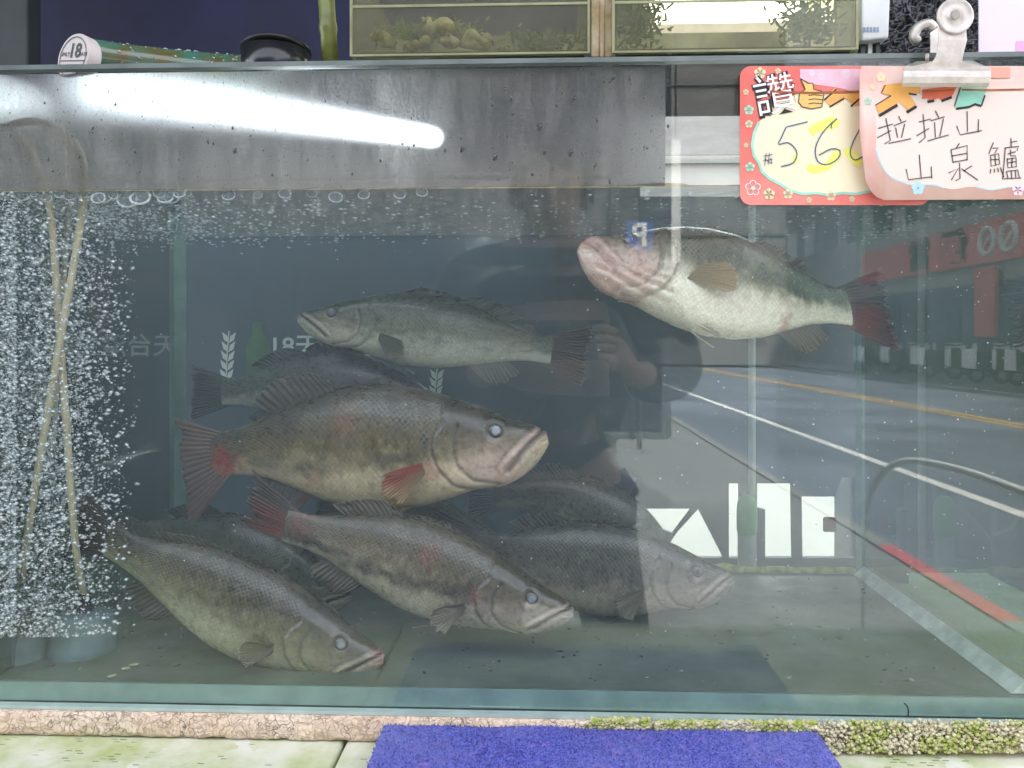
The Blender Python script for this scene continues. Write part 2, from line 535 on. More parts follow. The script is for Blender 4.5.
# unseen roof, its edges set to keep the sun off the tank
M_roof = mat('awning_sheet', (0.05, 0.055, 0.06), 0.7, var=0.25, scale=3)
aw = thing('awning', 'unseen dark corrugated awning on posts, sized to shade the tank', 'awning', (-1, 0, 1.55))
b = MB()
n = 60
xs = [-4.0 + 5.8 * i / n for i in range(n + 1)]
v = [(x, y, 1.75 + 0.02 * math.sin(x * 40) + (0.1 * y)) for y in (-0.55, 2.2) for x in xs]
b.add(v, [[i, i + 1, n + 2 + i, n + 1 + i] for i in range(n)], M_roof)
b.build('roof_sheet', aw)
for x in (-3.9, 1.65):
    b = MB(); b.box((x, -0.5, GZ), (x + 0.07, -0.43, 1.69), M_greypost); b.build('post', aw)

# rear building, then an unseen house mass added to shade the pavement
rb = thing('rear_building', 'pale building across the yard behind the tank, seen left of the price cards', 'building', (4, 11, GZ))
b = MB(); b.box((-7, 11, GZ), (12, 15, 4.6), mat('pale_render', (0.62, 0.57, 0.57), 0.8, var=0.12, scale=0.8)); b.build('wall', rb)
for z in (2.55, 1.05):
    b = MB(); b.box((-7.1, 10.9, z), (12, 10.99, z + 0.12), mat('band_pale_grey', (0.42, 0.40, 0.39), 0.7)); b.build('ledge', rb)
for x in (2.6, 5.4, -1.4):
    b = MB(); b.box((x, 10.93, 1.3), (x + 0.5, 10.99, 2.0), mat('vent_brown', (0.27, 0.23, 0.2), 0.7)); b.build('vent', rb)
sh_ = thing('added_shade_house', 'unseen tall house mass above the tank, added to shade the pavement', 'building', (-4, 3, GZ))
b = MB(); b.box((-12, 1.1, 2.05), (1.8, 2.5, 18), mat('house_tiles', (0.34, 0.31, 0.27), 0.6, var=0.2, scale=3)); b.build('wall', sh_)
for fl in range(4):
    for k in range(5):
        b = MB(); b.box((-11 + 2.6 * k, 1.06, 3.6 + 3.1 * fl), (-9.4 + 2.6 * k, 1.12, 5.2 + 3.1 * fl), M_win); b.build('window', sh_)
b = MB(); b.box((P(850, 0, 0.95).x + 0.004, 0.96, GZ), (1.78, 1.05, 2.04), mat('pier_grey', (0.10, 0.10, 0.095), 0.8, var=0.3, scale=4)); b.build('blocking_pier', sh_)  # added to block the bright view out through the side pane
# ------------------------------------------------------------------ the wall behind the tank
b = MB()
p0, p1 = P(-160, -80, 0.95), P(640, 0, 0.95)
b.box((p0.x - 2.5, 0.95, GZ), (p1.x, 1.0, 1.84), M_navy)
tag(b.build('navy_wall'), 'dark navy blue board wall behind the tank and the upper boxes', 'wall')
b = MB(); a0, a1 = P(-40, -60, 0.6), P(27, 100, 0.6)
b.box((a0.x, 0.6, GZ), (a1.x, 0.64, a0.z + 0.4), M_greypost)
tag(b.build('wall_post', bevel=0.004), 'dark grey upright post at the left edge above the tank', 'post')
# beer poster seen through the water
po = thing('beer_poster', 'dark blue poster with white lettering, wheat ears and a green bottle behind the tank', 'poster', P(330, 340, 0.6))
b = MB(); b.slab([(40, 215), (620, 215), (620, 600), (40, 600)], 0.6, 0.62, mat('poster_blue', (0.035, 0.058, 0.09), 0.6, var=0.3, scale=9)); b.build('sheet', po)
b = MB(); k = (0.6 + D) / F; M_post = mat('poster_white', (0.75, 0.75, 0.72), 0.6, var=0.1)
write(b, '18天台灣生啤酒', P(361, 347, 0.598), (27 * k, 0, 0), (0, 0, 24 * k), M_post, 0.014)
def ear(b, u, v, h, lean):
    b.stroke([(u, v + h), (u + lean * 0.4, v + h * 0.4), (u + lean, v - 4)], 1.2, 0.5975, M_post)
    for i in range(5):
        y = v + h * i / 5; x = u + lean * (1 - i / 5)
        for s in (-1, 1):
            b.poly([(x, y + 8), (x + s * 5, y + 5), (x + s * 7, y - 3), (x + s * 1.5, y + 1)], 0.597, M_post)
b.build('lettering', po)
for e_ in ((226, 335, 46, 3), (434, 372, 40, 3)):
    b = MB(); ear(b, *e_); b.build('wheat_ear', po)
b = MB()
b.poly([(253, 322), (262, 322), (263, 334), (270, 346), (270, 392), (246, 392), (246, 346), (252, 334)], 0.5965, mat('poster_green', (0.05, 0.16, 0.035), 0.5, var=0.5, scale=40))
b.build('printed_bottle', po)

# things standing behind the back pane
YB = 0.43
def cutout(name, outer, holes, Y, th, m, parent=None):
    """a board with openings, drawn in pixels in the plane Y"""
    cu = bpy.data.curves.new('cut', 'CURVE'); cu.dimensions = '2D'; cu.fill_mode = 'BOTH'
    for lp_ in [outer] + holes:
        sp = cu.splines.new('POLY'); sp.points.add(len(lp_) - 1); sp.use_cyclic_u = True
        for pt, (u, vv) in zip(sp.points, lp_):
            w = P(u, vv, Y); pt.co = (w.x, w.z, 0, 1)
    ob = bpy.data.objects.new('cut', cu); COL.objects.link(ob)
    me = bpy.data.meshes.new_from_object(ob.evaluated_get(bpy.context.evaluated_depsgraph_get()))
    bpy.data.objects.remove(ob); bpy.data.curves.remove(cu)
    mb_ = MB(); mb_.add([(p_.co.x, Y, p_.co.y) for p_ in me.vertices], [list(f_.vertices)[::-1] for f_ in me.polygons], m)
    bpy.data.meshes.remove(me)
    o = mb_.build(name, parent)
    q = o.modifiers.new('thick', 'SOLIDIFY'); q.thickness = th; q.offset = -1
    return o
M_panel = mat('partition_dark', (0.040, 0.052, 0.065), 0.6, var=0.4, scale=7)
holes = [[(585, 486), (589, 475), (640, 475), (615, 526), (600, 520)], [(642, 507), (691, 507), (672, 532), (652, 524)],
         [(697, 507), (722, 556), (668, 556), (664, 548), (676, 530)], [(727, 482), (738, 482), (739, 556), (727, 556)],
         [(755, 482), (790, 482), (791, 556), (763, 556), (763, 508), (755, 506)], [(799, 495), (832, 495), (839, 476), (852, 476), (852, 556), (800, 556)]]
o = cutout('partition', [(556, 198), (905, 198), (905, 612), (556, 612)], holes, 0.50, 0.012, M_panel)
tag(o, 'dark partition behind the tank with angular gaps onto the bright yard', 'partition')
gb = thing('green_bottle', 'green plastic bottle between the bright gaps behind the tank', 'bottle', P(747, 570, 0.435))
def lathe(b, base, prof, m, n=20, axis=None):
    """prof: (radius, height) along axis from base"""
    base = Vector(base); ax = Vector(axis or (0, 0, 1)).normalized(); u = ax.orthogonal().normalized(); w = ax.cross(u)
    v = [base + ax * h + (u * math.cos(2 * math.pi * k / n) + w * math.sin(2 * math.pi * k / n)) * r for r, h in prof for k in range(n)]
    f = [[i * n + k, i * n + (k + 1) % n, (i + 1) * n + (k + 1) % n, (i + 1) * n + k] for i in range(len(prof) - 1) for k in range(n)]
    b.add(v, f + [list(range(n))[::-1], [(len(prof) - 1) * n + k for k in range(n)]], m)
kk = (0.435 + D) / F
zb = P(747, 580, 0.435)
b = MB(); lathe(b, zb, [(8 * kk, 0), (9 * kk, 6 * kk), (9 * kk, 46 * kk)], mat('grey_base', (0.28, 0.29, 0.28), 0.5)); b.build('base', gb, smooth=True)
b = MB(); lathe(b, zb + Vector((0, 0, 46 * kk)), [(9 * kk, 0), (10 * kk, 3 * kk), (10 * kk, 24 * kk), (9 * kk, 32 * kk), (6 * kk, 37 * kk), (5 * kk, 38 * kk)], mat('green_plastic', (0.06, 0.40, 0.10), 0.3, var=0.3, scale=60)); b.build('cap', gb, smooth=True)
b = MB(); q0, q1 = P(752, 585, 0.47), P(752, 205, 0.47)
b.tube([q0, q1], 0.0052, mat('pale_pipe', (0.6, 0.61, 0.57), 0.4, var=0.15), 14)
tag(b.build('upright_pipe', smooth=True), 'thin pale upright pipe behind the right half of the tank', 'pipe')
# ------------------------------------------------------------------ the tank
G_front = glass_mat('front_glass', (0.975, 0.99, 0.985), 0.031, 0.4, dirt_haze=(0.50, 0.56, 0.56), dirt_haze_amt=0.034, dscale=8)  # besides smears, the pale film paints a milky haze over the pane
G_side = glass_mat('side_glass', (0.45, 0.55, 0.5), 0.42, 0.3, dirt_haze=(0.25, 0.3, 0.2), dirt_haze_amt=0.10)
G_back = glass_mat('back_glass', (0.92, 0.97, 0.95), 0.03, 0.4, dirt_haze=(0.3, 0.34, 0.3), dirt_haze_amt=0.07)
M_algae = mat('algae', (0.42, 0.44, 0.12), 0.8, var=0.6, scale=90, col2=(0.17, 0.22, 0.05))
tank = thing('fish_tank', 'large wet glass fish tank with teal edges holding the bass', 'fish tank', ((XL + XR) / 2, TD / 2, ZB))
T = 0.004
b = MB(); b.box((XL - 0.008, -T, ZB), (XR + 0.008, T, ZT), G_front); b.build('front_pane', tank)
b = MB(); b.box((XL - 0.008, T + 0.0005, ZF), (XL, TD, ZT - 0.002), G_side); b.build('side_pane', tank)
G_side2 = glass_mat('side_glass_clear', (0.5, 0.6, 0.55), 0.2, 0.3, dirt_haze=(0.25, 0.3, 0.2), dirt_haze_amt=0.10)
b = MB(); b.box((XR, T + 0.0005, ZF), (XR + 0.008, TD, ZT - 0.002), G_side2); b.build('side_pane', tank)
b = MB(); b.box((XL - 0.008, TD + 0.0005, ZF), (XR + 0.008, TD + 0.0085, ZT - 0.002), G_back); b.build('back_pane', tank)
# base with a dirty top
m, nt, out = new_mat('tank_base')
p = N(nt, 'ShaderNodeBsdfPrincipled')
c = mixcol(nt, ramp(nt, noise(nt, 7, 5, 0.6), [(0.35, 0), (0.7, 1)]), (0.065, 0.085, 0.062), (0.17, 0.20, 0.152))
c = mixcol(nt, ramp(nt, noise(nt, 55, 4, 0.7), [(0.52, 0), (0.75, 0.45)]), c, (0.16, 0.17, 0.10))
lk(nt, c, p.inputs['Base Color'])
p.inputs['Specular IOR Level'].default_value = 0.4
lk(nt, ramp(nt, noise(nt, 18, 3), [(0.3, 0.3), (0.7, 0.6)]), p.inputs['Roughness'])
lk(nt, p.outputs[0], out.inputs[0])
b = MB(); b.box((XL - 0.006, T + 0.003, ZB), (XR + 0.006, TD - 0.001, ZF), m); b.build('base', tank)
b = MB(); b.box((XL - 0.006, T + 0.0006, ZB + 0.0035), (XR + 0.006, T + 0.0028, ZF - 0.0012), M_teal)
b.build('base_edge', tank)
b = MB(); b.box((XL - 0.0075, -T - 0.0006, ZB - 0.0005), (XR + 0.0075, T - 0.001, ZB + 0.0026), M_tealpale); b.build('lower_edge', tank)
b = MB(); b.box((XL - 0.0085, -T - 0.0006, ZT - 0.0038), (XR + 0.0085, T + 0.0006, ZT + 0.0005), mat('rim_edge', (0.17, 0.2, 0.19), 0.3, var=0.3, scale=30)); b.build('rim', tank)
M_sil = mat('silicone_green', (0.22, 0.36, 0.30), 0.35, var=0.3, scale=40)
for x, s, y1 in ((XL, 1, ZW + 0.01), (XR, -1, ZW + 0.01)):
    b = MB(); w = 0.012 if s > 0 else 0.006
    b.add([(x, TD - w, ZF), (x + s * w, TD - 0.0005, ZF), (x + s * 0.001, TD - 0.0005, ZF), (x, TD - w, y1), (x + s * w, TD - 0.0005, y1), (x + s * 0.001, TD - 0.0005, y1)],
          [(0, 1, 4, 3), (0, 3, 5, 2), (1, 2, 5, 4), (0, 2, 1), (3, 4, 5)], M_sil)
    b.build('corner_seam', tank)
M_seam = mat('seam_pale', (0.50, 0.60, 0.53), 0.4, var=0.35, scale=60)
for x, s in ((XR, -1),):
    b = MB()
    b.add([(x, 0.01, ZF + 0.001), (x + s * 0.013, 0.01, ZF + 0.001), (x, 0.01, ZF + 0.013), (x, TD - 0.012, ZF + 0.001), (x + s * 0.013, TD - 0.012, ZF + 0.001), (x, TD - 0.012, ZF + 0.013)],
          [(0, 1, 4, 3), (1, 2, 5, 4), (2, 0, 3, 5), (0, 2, 1), (3, 4, 5)], M_seam)
    b.build('floor_seam', tank)
b = MB(); b.stroke([(904, 703), (907, 706), (908.5, 710), (908, 716)], 1.5, -0.0052, M_dark); b.stroke([(470, 706), (520, 707)], 0.6, -0.0052, M_tealpale); b.build('edge_scratch', tank)
# algae along the back floor joint, uneven
b = MB(); n = 120; v = []
for i in range(n + 1):
    x = XL + 0.02 + (XR - XL - 0.03) * i / n
    h = 0.004 + 0.009 * vnoise(np.array([i * 0.35]), np.array([0.5]), 3)[0]
    v += [(x, TD - 0.002, ZF + h), (x, TD - 0.006 - h * 0.5, ZF + 0.0015), (x, TD - 0.002, ZF + 0.0008)]
f = []
for i in range(n):
    a, c2 = i * 3, i * 3 + 3
    f += [[a, a + 1, c2 + 1, c2], [a + 1, a + 2, c2 + 2, c2 + 1]]
b.add(v, f, M_algae); b.build('algae_line', tank, smooth=True)
# scum at the waterline on the front pane, thicker to the right
b = MB(); v = []
for i in range(n + 1):
    x = XL + (XR - XL) * i / n
    t = i / n
    h = 0.0004 + 0.011 * max(0, t - 0.42) ** 0.7 * vnoise(np.array([i * 0.5]), np.array([2.5]), 5)[0] * (1 if t < 0.68 else 0.25)
    v += [(x, T + 0.0012, ZW + 0.0002), (x, T + 0.0012, ZW + 0.0006 + h)]
b.add(v, [[2 * i, 2 * i + 2, 2 * i + 3, 2 * i + 1] for i in range(n)], mat('waterline_scum', (0.45, 0.36, 0.22), 0.8, var=0.5, scale=120))
b.build('waterline_scum', tank)

# frosted, wet upper band of the pane: a rough refracting film
m, nt, out = new_mat('condensation')
rf = N(nt, 'ShaderNodeBsdfRefraction', Roughness=0.8, IOR=1.22, Color=(0.9, 0.92, 0.93, 1))
df = N(nt, 'ShaderNodeBsdfTranslucent', Color=(0.5, 0.5, 0.5, 1))
d2 = N(nt, 'ShaderNodeBsdfDiffuse', Color=(0.62, 0.55, 0.50, 1))
tr = N(nt, 'ShaderNodeBsdfTransparent')
m0 = N(nt, 'ShaderNodeMixShader'); m0.inputs[0].default_value = 0.5
lk(nt, df.outputs[0], m0.inputs[1]); lk(nt, d2.outputs[0], m0.inputs[2])
m1 = N(nt, 'ShaderNodeMixShader')
g1 = ramp(nt, noise(nt, 420, 5, 0.8), [(0.36, 0.10), (0.64, 0.75)])
g2 = ramp(nt, noise(nt, 60, 5, 0.7, stretch=(1, 1, 0.16), distort=0.6), [(0.35, 0.45), (0.65, 1.25)])
g3 = ramp(nt, noise(nt, 22, 4, 0.6), [(0.3, 0.7), (0.7, 1.2)])
gm = N(nt, 'ShaderNodeMath', operation='MULTIPLY'); lk(nt, g1, gm.inputs[0]); lk(nt, g2, gm.inputs[1])
gn = N(nt, 'ShaderNodeMath', operation='MULTIPLY', use_clamp=True); lk(nt, gm.outputs[0], gn.inputs[0]); lk(nt, g3, gn.inputs[1])
lk(nt, gn.outputs[0], m1.inputs[0])
lk(nt, rf.outputs[0], m1.inputs[1]); lk(nt, m0.outputs[0], m1.inputs[2])
m2 = N(nt, 'ShaderNodeMixShader')
tcx = N(nt, 'ShaderNodeTexCoord'); sx_ = N(nt, 'ShaderNodeSeparateXYZ'); lk(nt, tcx.outputs['Object'], sx_.inputs[0])
mr = N(nt, 'ShaderNodeMapRange'); lk(nt, sx_.outputs[0], mr.inputs[0]); mr.inputs[1].default_value = 0.10 - 0.0; mr.inputs[2].default_value = 0.17; mr.inputs[3].default_value = 0.0; mr.inputs[4].default_value = 0.55
ad_ = N(nt, 'ShaderNodeMath', operation='MULTIPLY'); lk(nt, mr.outputs[0], ad_.inputs[0]); lk(nt, ramp(nt, noise(nt, 60, 5, 0.7), [(0.35, 0.4), (0.65, 1.6)]), ad_.inputs[1])
mx_ = N(nt, 'ShaderNodeMath', operation='MAXIMUM', use_clamp=True); lk(nt, ad_.outputs[0], mx_.inputs[0]); lk(nt, ramp(nt, noise(nt, 210, 4, 0.7), [(0.60, 0.0), (0.70, 0.75)]), mx_.inputs[1])
lk(nt, mx_.outputs[0], m2.inputs[0])
lk(nt, m1.outputs[0], m2.inputs[1]); lk(nt, tr.outputs[0], m2.inputs[2])
lk(nt, m2.outputs[0], out.inputs[0])
b = MB()
b.add([(XL + 0.001, T + 0.0008, ZW + 0.0015), (XR - 0.32, T + 0.0008, ZW + 0.0015), (XR - 0.32, T + 0.0008, ZT - 0.005), (XL + 0.001, T + 0.0008, ZT - 0.005)], [(0, 1, 2, 3)], m)
b.build('condensation_film', tank)
# the dull metal strip above the water at the back
b = MB(); b.box((XL + 0.01, TD - 0.012, ZW + 0.006), (XR - 0.30, TD - 0.008, ZT - 0.004), M_steel); b.build('metal_strip', tank)
# droplets hanging on the pane
wd = glass_mat('droplet', (0.42, 0.41, 0.41), 0.06, 0.35)
b = MB()
for i in range(170):
    u, vv = random.uniform(8, 672), 74 + 108 * random.random() ** 0.8
    pp = P(u, vv, -T - 0.0006)
    r = random.choice([0.0005, 0.0006, 0.0008, 0.0013])
    rot = Matrix.Rotation(random.uniform(-0.5, 0.5), 3, 'Y')
    b.ball(pp, r, wd, 1, (1, 0.4, random.choice([1, 1.4, 2.2])), rot)
for u, vv, r in ((540, 127, 3.2), (571, 153, 3.2), (462, 149, 3.0), (545, 152, 2.6), (495, 157, 3.4), (505, 90, 2.2), (235, 151, 2.6), (614, 77, 2.4), (610, 81, 2)):
    b.ball(P(u, vv, -T - 0.0006), r * 0.0009, wd, 2, (0.75, 0.4, 1.25), Matrix.Rotation(0.35, 3, 'Y'))
b2 = MB(); b2.slab(rrect(823, 517, 836, 532, 2), TD + 0.0092, TD + 0.0096, mat('label_red', (0.42, 0.03, 0.06), 0.5, var=0.4, scale=200)); b2.build('sticker', tank)
o = b.build('water_droplets', tank, smooth=True); tag(o, kind='stuff')

# tube lamp over the water
tl = thing('tube_lamp', 'lit white tube lamp blurred by the wet glass above the water', 'lamp', P(240, 120, 0.15))
m, nt, out = new_mat('lamp_glow')
em = N(nt, 'ShaderNodeEmission', Color=(0.86, 0.93, 1.0, 1), Strength=1.25)
lk(nt, em.outputs[0], out.inputs[0])
a0, a1 = P(98, 95, 0.21), P(440, 139, 0.026)
b = MB(); d = (a1 - a0).normalized()
b.tube([a0, a1 - d * 0.008, a1 - d * 0.003, a1], [0.0065, 0.008, 0.0068, 0.0035], m, 16); b.build('tube', tl, smooth=True)
b = MB(); b.tube([a0 - d * 0.03, a0 - d * 0.001], 0.0105, M_white, 16); b.build('end_cap', tl, smooth=True)
b = MB(); b.tube([a0 + Vector((0, 0, 0.010)), a0 + Vector((0.02, -0.005, ZT - a0.z - 0.004))], 0.002, M_dark, 8); b.build('hanger', tl)

# ------------------------------------------------------------------ water
m, nt, out = new_mat('water_body')
pv = N(nt, 'ShaderNodeVolumePrincipled', Density=0.52)
pv.inputs['Color'].default_value = (0.68, 0.80, 0.90, 1)
pv.inputs['Anisotropy'].default_value = 0.0
lk(nt, pv.outputs[0], out.inputs['Volume'])
b = MB(); b.box((XL + 0.0006, T + 0.0006, ZF + 0.0004), (XR - 0.0006, TD - 0.0004, ZW - 0.0012), m)
tag(b.build('water'), kind='structure')
G_surf = glass_mat('water_surface', (0.9, 0.94, 0.94), 0.30, 0.6, rough=0.04, bump=0.35)
b = MB(); nx, ny = 150, 50; v = []
for j in range(ny + 1):
    for i in range(nx + 1):
        x = XL + 0.001 + (XR - XL - 0.002) * i / nx; y = T + 0.001 + (TD - T - 0.002) * j / ny
        z = ZW + 0.0012 * math.sin(x * 70 + 9 * math.sin(y * 21)) * math.sin(y * 90 + 3 * math.sin(x * 31)) * min(1, j / 6) + 0.0008 * math.sin(x * 190 + y * 130) * min(1, j / 5)
        v.append((x, y, z))
b.add(v, [[j * (nx + 1) + i, j * (nx + 1) + i + 1, (j + 1) * (nx + 1) + i + 1, (j + 1) * (nx + 1) + i] for j in range(ny) for i in range(nx)], G_surf)
tag(b.build('water_surface', smooth=True), kind='structure')

# ------------------------------------------------------------------ air lines, weights, bubbles
M_hose = mat('beige_hose', (0.62, 0.55, 0.36), 0.4, var=0.2, scale=60)
M_weight = mat('grey_weight', (0.17, 0.25, 0.25), 0.7, var=0.2, scale=60)
def weight(name, label, u0, u1, v0, v1, Y, tilt):
    t = thing(name, label, 'air stone', P((u0 + u1) / 2, v1, Y))
    k = (Y + D) / F; c = P((u0 + u1) / 2, v1, Y); r = (u1 - u0) / 2 * k; h = (v1 - v0) * k
    ax = Vector((tilt, 0.12, 1)).normalized()
    b = MB(); lathe(b, c, [(r * 0.8, 0), (r * 0.93, h * 0.05), (r, h * 0.14), (r, h * 0.45), (r * 1.01, h * 0.47), (r, h * 0.49), (r, h * 0.86), (r * 0.93, h * 0.95), (r * 0.7, h)], M_weight, 32, ax)
    b.build('stone', t, smooth=True)
    top = c + ax * h
    b = MB(); lathe(b, top, [(r * 0.34, -0.001), (r * 0.34, h * 0.08), (r * 0.2, h * 0.1), (r * 0.2, h * 0.26)], M_dark, 16, ax); b.build('nozzle', t, smooth=True)
    return top + ax * h * 0.2
t1 = weight('air_stone', 'grey-blue round air stone at the left edge of the picture on the tank floor', -22, 46, 628, 690, 0.06, 0.05)
t2 = weight('air_stone', 'grey-blue round air stone beside the fish on the tank floor', 50, 114, 612, 682, 0.075, -0.04)
def hose(label, pts, r=0.0034):
    p, _ = crom(pts, 60)
    b = MB(); b.tube(p, r, M_hose, 12)
    tag(b.build('air_hose', smooth=True), label, 'hose', 'air hoses')
hose('beige air hose running down to the left air stone', [P(-4, 128, 0.02), P(36, 120, 0.014), P(66, 134, 0.012), P(84, 165, 0.012), P(81, 220, 0.03), P(62, 330, 0.028), P(43, 440, 0.03), P(24, 560, 0.045), t1])
hose('beige air hose running down to the right air stone', [P(14, 130, 0.016), P(30, 150, 0.012), P(44, 185, 0.014), P(52, 225, 0.03), P(58, 310, 0.036), P(66, 420, 0.038), P(75, 540, 0.055), t2])
hose('beige air hose hanging between the two stones and bending behind them', [P(40, 120, 0.1), P(70, 150, 0.1), P(66, 240, 0.1), P(58, 360, 0.1), P(50, 480, 0.1), P(42, 590, 0.11), P(44, 660, 0.13)], 0.003)
m, nt, out = new_mat('bubble')
tr = N(nt, 'ShaderNodeBsdfTransparent', Color=(0.86, 0.9, 0.92, 1))
gl = N(nt, 'ShaderNodeBsdfPrincipled', Roughness=0.12)
gl.inputs['Base Color'].default_value = (0.9, 0.92, 0.92, 1); gl.inputs['Specular IOR Level'].default_value = 1.0
lw = N(nt, 'ShaderNodeLayerWeight', Blend=0.35)
mx = N(nt, 'ShaderNodeMixShader')
lk(nt, ramp(nt, lw.outputs['Facing'], [(0.0, 0.8), (0.35, 0.2), (0.7, 0.9), (1.0, 0.97)]), mx.inputs[0])
lk(nt, tr.outputs[0], mx.inputs[1]); lk(nt, gl.outputs[0], mx.inputs[2]); lk(nt, mx.outputs[0], out.inputs[0])
M_bub = m
M_ring = m.copy(); M_ring.name = 'bubble_film'
for n_ in M_ring.node_tree.nodes:
    if n_.type == 'VALTORGB':
        for el, (p_, c_) in zip(n_.color_ramp.elements, [(0.0, 0.10), (0.4, 0.05), (0.62, 0.85), (1.0, 0.95)]):
            el.position = p_; el.color = (c_, c_, c_, 1)
b = MB(); cnt = 0
while cnt < 40000:
    t = random.random()
    vv = 192 + 445 * t
    half = 70 + 26 * (1 - t)
    u = random.uniform(-28, 150)
    edge = 150
    if u < -30 or u > edge: continue
    if u > 52 and random.random() < min(1, (u - 52) / 88) ** 0.42: continue
    Y = random.uniform(0.007, 0.15) if u > 16 else random.uniform(0.006, 0.03)
    r = random.choice([0.0003, 0.0003, 0.0004, 0.0004, 0.0005, 0.0006, 0.0008, 0.001, 0.0013, 0.0019]) * random.uniform(0.8, 1.25)
    b.ball(P(u, vv, Y), r, M_bub, 1, (1.25, 1.1, 0.8), Matrix.Rotation(random.uniform(-0.7, 0.7), 3, 'Y')); cnt += 1
for i in range(1300):      # froth spreading under the surface
    u = abs(random.gauss(0, 120)); Y = random.uniform(0.012, 0.34)
    z = ZW - 0.001 - abs(random.gauss(0, 0.010))
    pp = P(u, 200, Y)
    if pp.x > XL + 0.003: b.ball((pp.x, Y, z), random.uniform(0.0008, 0.002), M_bub, 1, (1.4, 1.4, 0.7))
for i in range(420):       # sparse ones along the rest of the surface
    u = random.uniform(150, 1010); Y = random.uniform(0.02, 0.37)
    pp = P(u, 200, Y)
    b.ball((min(pp.x, XR - 0.004), Y, ZW - 0.001 - abs(random.gauss(0, 0.004))), random.uniform(0.0008, 0.0022), M_bub, 1, (1.6, 1.6, 0.6))
for i in range(520):       # specks drifting through the water, more to the right
    u = 1024 - abs(random.gauss(0, 260)) if random.random() < 0.72 else random.uniform(160, 1000)
    vv = random.uniform(235, 640)
    b.ball(P(u, vv, random.uniform(0.01, 0.10)), random.choice([0.0003, 0.0004, 0.0005, 0.0005, 0.0009]), M_bub, 1)
tag(b.build('air_bubbles', smooth=True), 'fine silvery air bubbles rising at the left and drifting through the water', 'bubbles', kind='stuff')
bub = None
for u in [6, 14, 22, 34, 47, 60, 70, 84, 99, 106, 114, 128, 141, 160, 166, 172, 180, 188, 229, 258, 285, 336, 364, 422, 400, 312]:
    Y = 0.008 + random.uniform(0, 0.006)
    pp = P(u, 191, Y); pp.z = ZW - 0.0005
    r = random.uniform(0.0025, 0.0072) * (1.3 if 115 < u < 195 else 0.9)
    if bub is None:
        b = MB(); b.ball((0, 0, 0), 0.98, M_ring, 3, (1, 1, 0.72))
        b.tube([(math.cos(2 * math.pi * k / 36), -0.3, 0.72 * math.sin(2 * math.pi * k / 36)) for k in range(37)], 0.13, mat('bubble_rim', (0.75, 0.77, 0.77), 0.2, var=0.5, scale=3), 8, caps=False)
        bub = b.build('surface_bubble', smooth=True); o = bub
    else:
        o = bub.copy(); COL.objects.link(o)
    pp.z = ZW - r * random.uniform(0.2, 0.9); o.rotation_euler = (random.uniform(-0.3, 0.3), random.uniform(-0.15, 0.15), 0); o.location = pp; o.scale = (r, r * 0.6, r)
    tag(o, 'round clear bubble floating against the pane at the waterline', 'bubble', 'bubbles floating along the waterline')

# ------------------------------------------------------------------ under the tank: foam slab, moss, table, towel
m, nt, out = new_mat('cracked_foam')
p = N(nt, 'ShaderNodeBsdfPrincipled', Roughness=0.85)
tc = N(nt, 'ShaderNodeTexCoord')
nz = N(nt, 'ShaderNodeTexNoise', Scale=60.0); lk(nt, tc.outputs['Object'], nz.inputs['Vector'])
wob = mixcol(nt, 0.04, tc.outputs['Object'], nz.outputs['Color'])
vo = N(nt, 'ShaderNodeTexVoronoi', feature='DISTANCE_TO_EDGE', Scale=150.0); lk(nt, wob, vo.inputs['Vector'])
v2 = N(nt, 'ShaderNodeTexVoronoi', feature='DISTANCE_TO_EDGE', Scale=55.0); lk(nt, wob, v2.inputs['Vector'])
cr = N(nt, 'ShaderNodeMath', operation='MULTIPLY')
lk(nt, ramp(nt, vo.outputs['Distance'], [(0.0, 0.55), (0.05, 1.0)]), cr.inputs[0]); lk(nt, ramp(nt, v2.outputs['Distance'], [(0.0, 0.12), (0.022, 1.0)]), cr.inputs[1])
base = mixcol(nt, ramp(nt, noise(nt, 14, 4), [(0.35, 0), (0.7, 1)]), (0.78, 0.57, 0.43), (0.82, 0.70, 0.56))
base = mixcol(nt, ramp(nt, noise(nt, 45, 5, 0.7), [(0.55, 0), (0.75, 0.5)]), base, (0.42, 0.30, 0.19))
crm = N(nt, 'ShaderNodeMath', operation='MAXIMUM'); lk(nt, cr.outputs[0], crm.inputs[0]); lk(nt, ramp(nt, noise(nt, 24, 4, 0.7), [(0.40, 0.25), (0.56, 1.0)]), crm.inputs[1])
base = mixcol(nt, ramp(nt, noise(nt, 260, 4, 0.8), [(0.42, 0.0), (0.7, 0.6)]), base, (0.46, 0.33, 0.22))
lk(nt, mixcol(nt, crm.outputs[0], (0.07, 0.05, 0.04), base), p.inputs['Base Color'])
bp = N(nt, 'ShaderNodeBump', Strength=0.8, Distance=0.002); lk(nt, cr.outputs[0], bp.inputs['Height']); lk(nt, bp.outputs[0], p.inputs['Normal'])
lk(nt, p.outputs[0], out.inputs[0])
M_foam = m
YF = -0.012
ZTAB = P(300, 744, YF).z
b = MB(); nx, nz_ = 420, 16; v = []
x0, x1 = XL - 0.05, XR + 0.06
ztop = ZB - 0.001
for j in range(nz_ + 1):
    for i in range(nx + 1):
        x = x0 + (x1 - x0) * i / nx; t = j / nz_
        z = ztop + (ZTAB + 0.001 - ztop) * t
        e = 0.0035 * (abs(t - 0.5) * 2) ** 4
        dn = vnoise(np.array([x * 120]), np.array([z * 160]), 9)[0] * 0.0024 + vnoise(np.array([x * 330]), np.array([z * 330]), 8)[0] * 0.0016
        if t > 0.85: z += 0.004 * max(0, vnoise(np.array([x * 90]), np.array([1.5]), 4)[0] - 0.55)
        v.append((x, YF + e + dn, z))
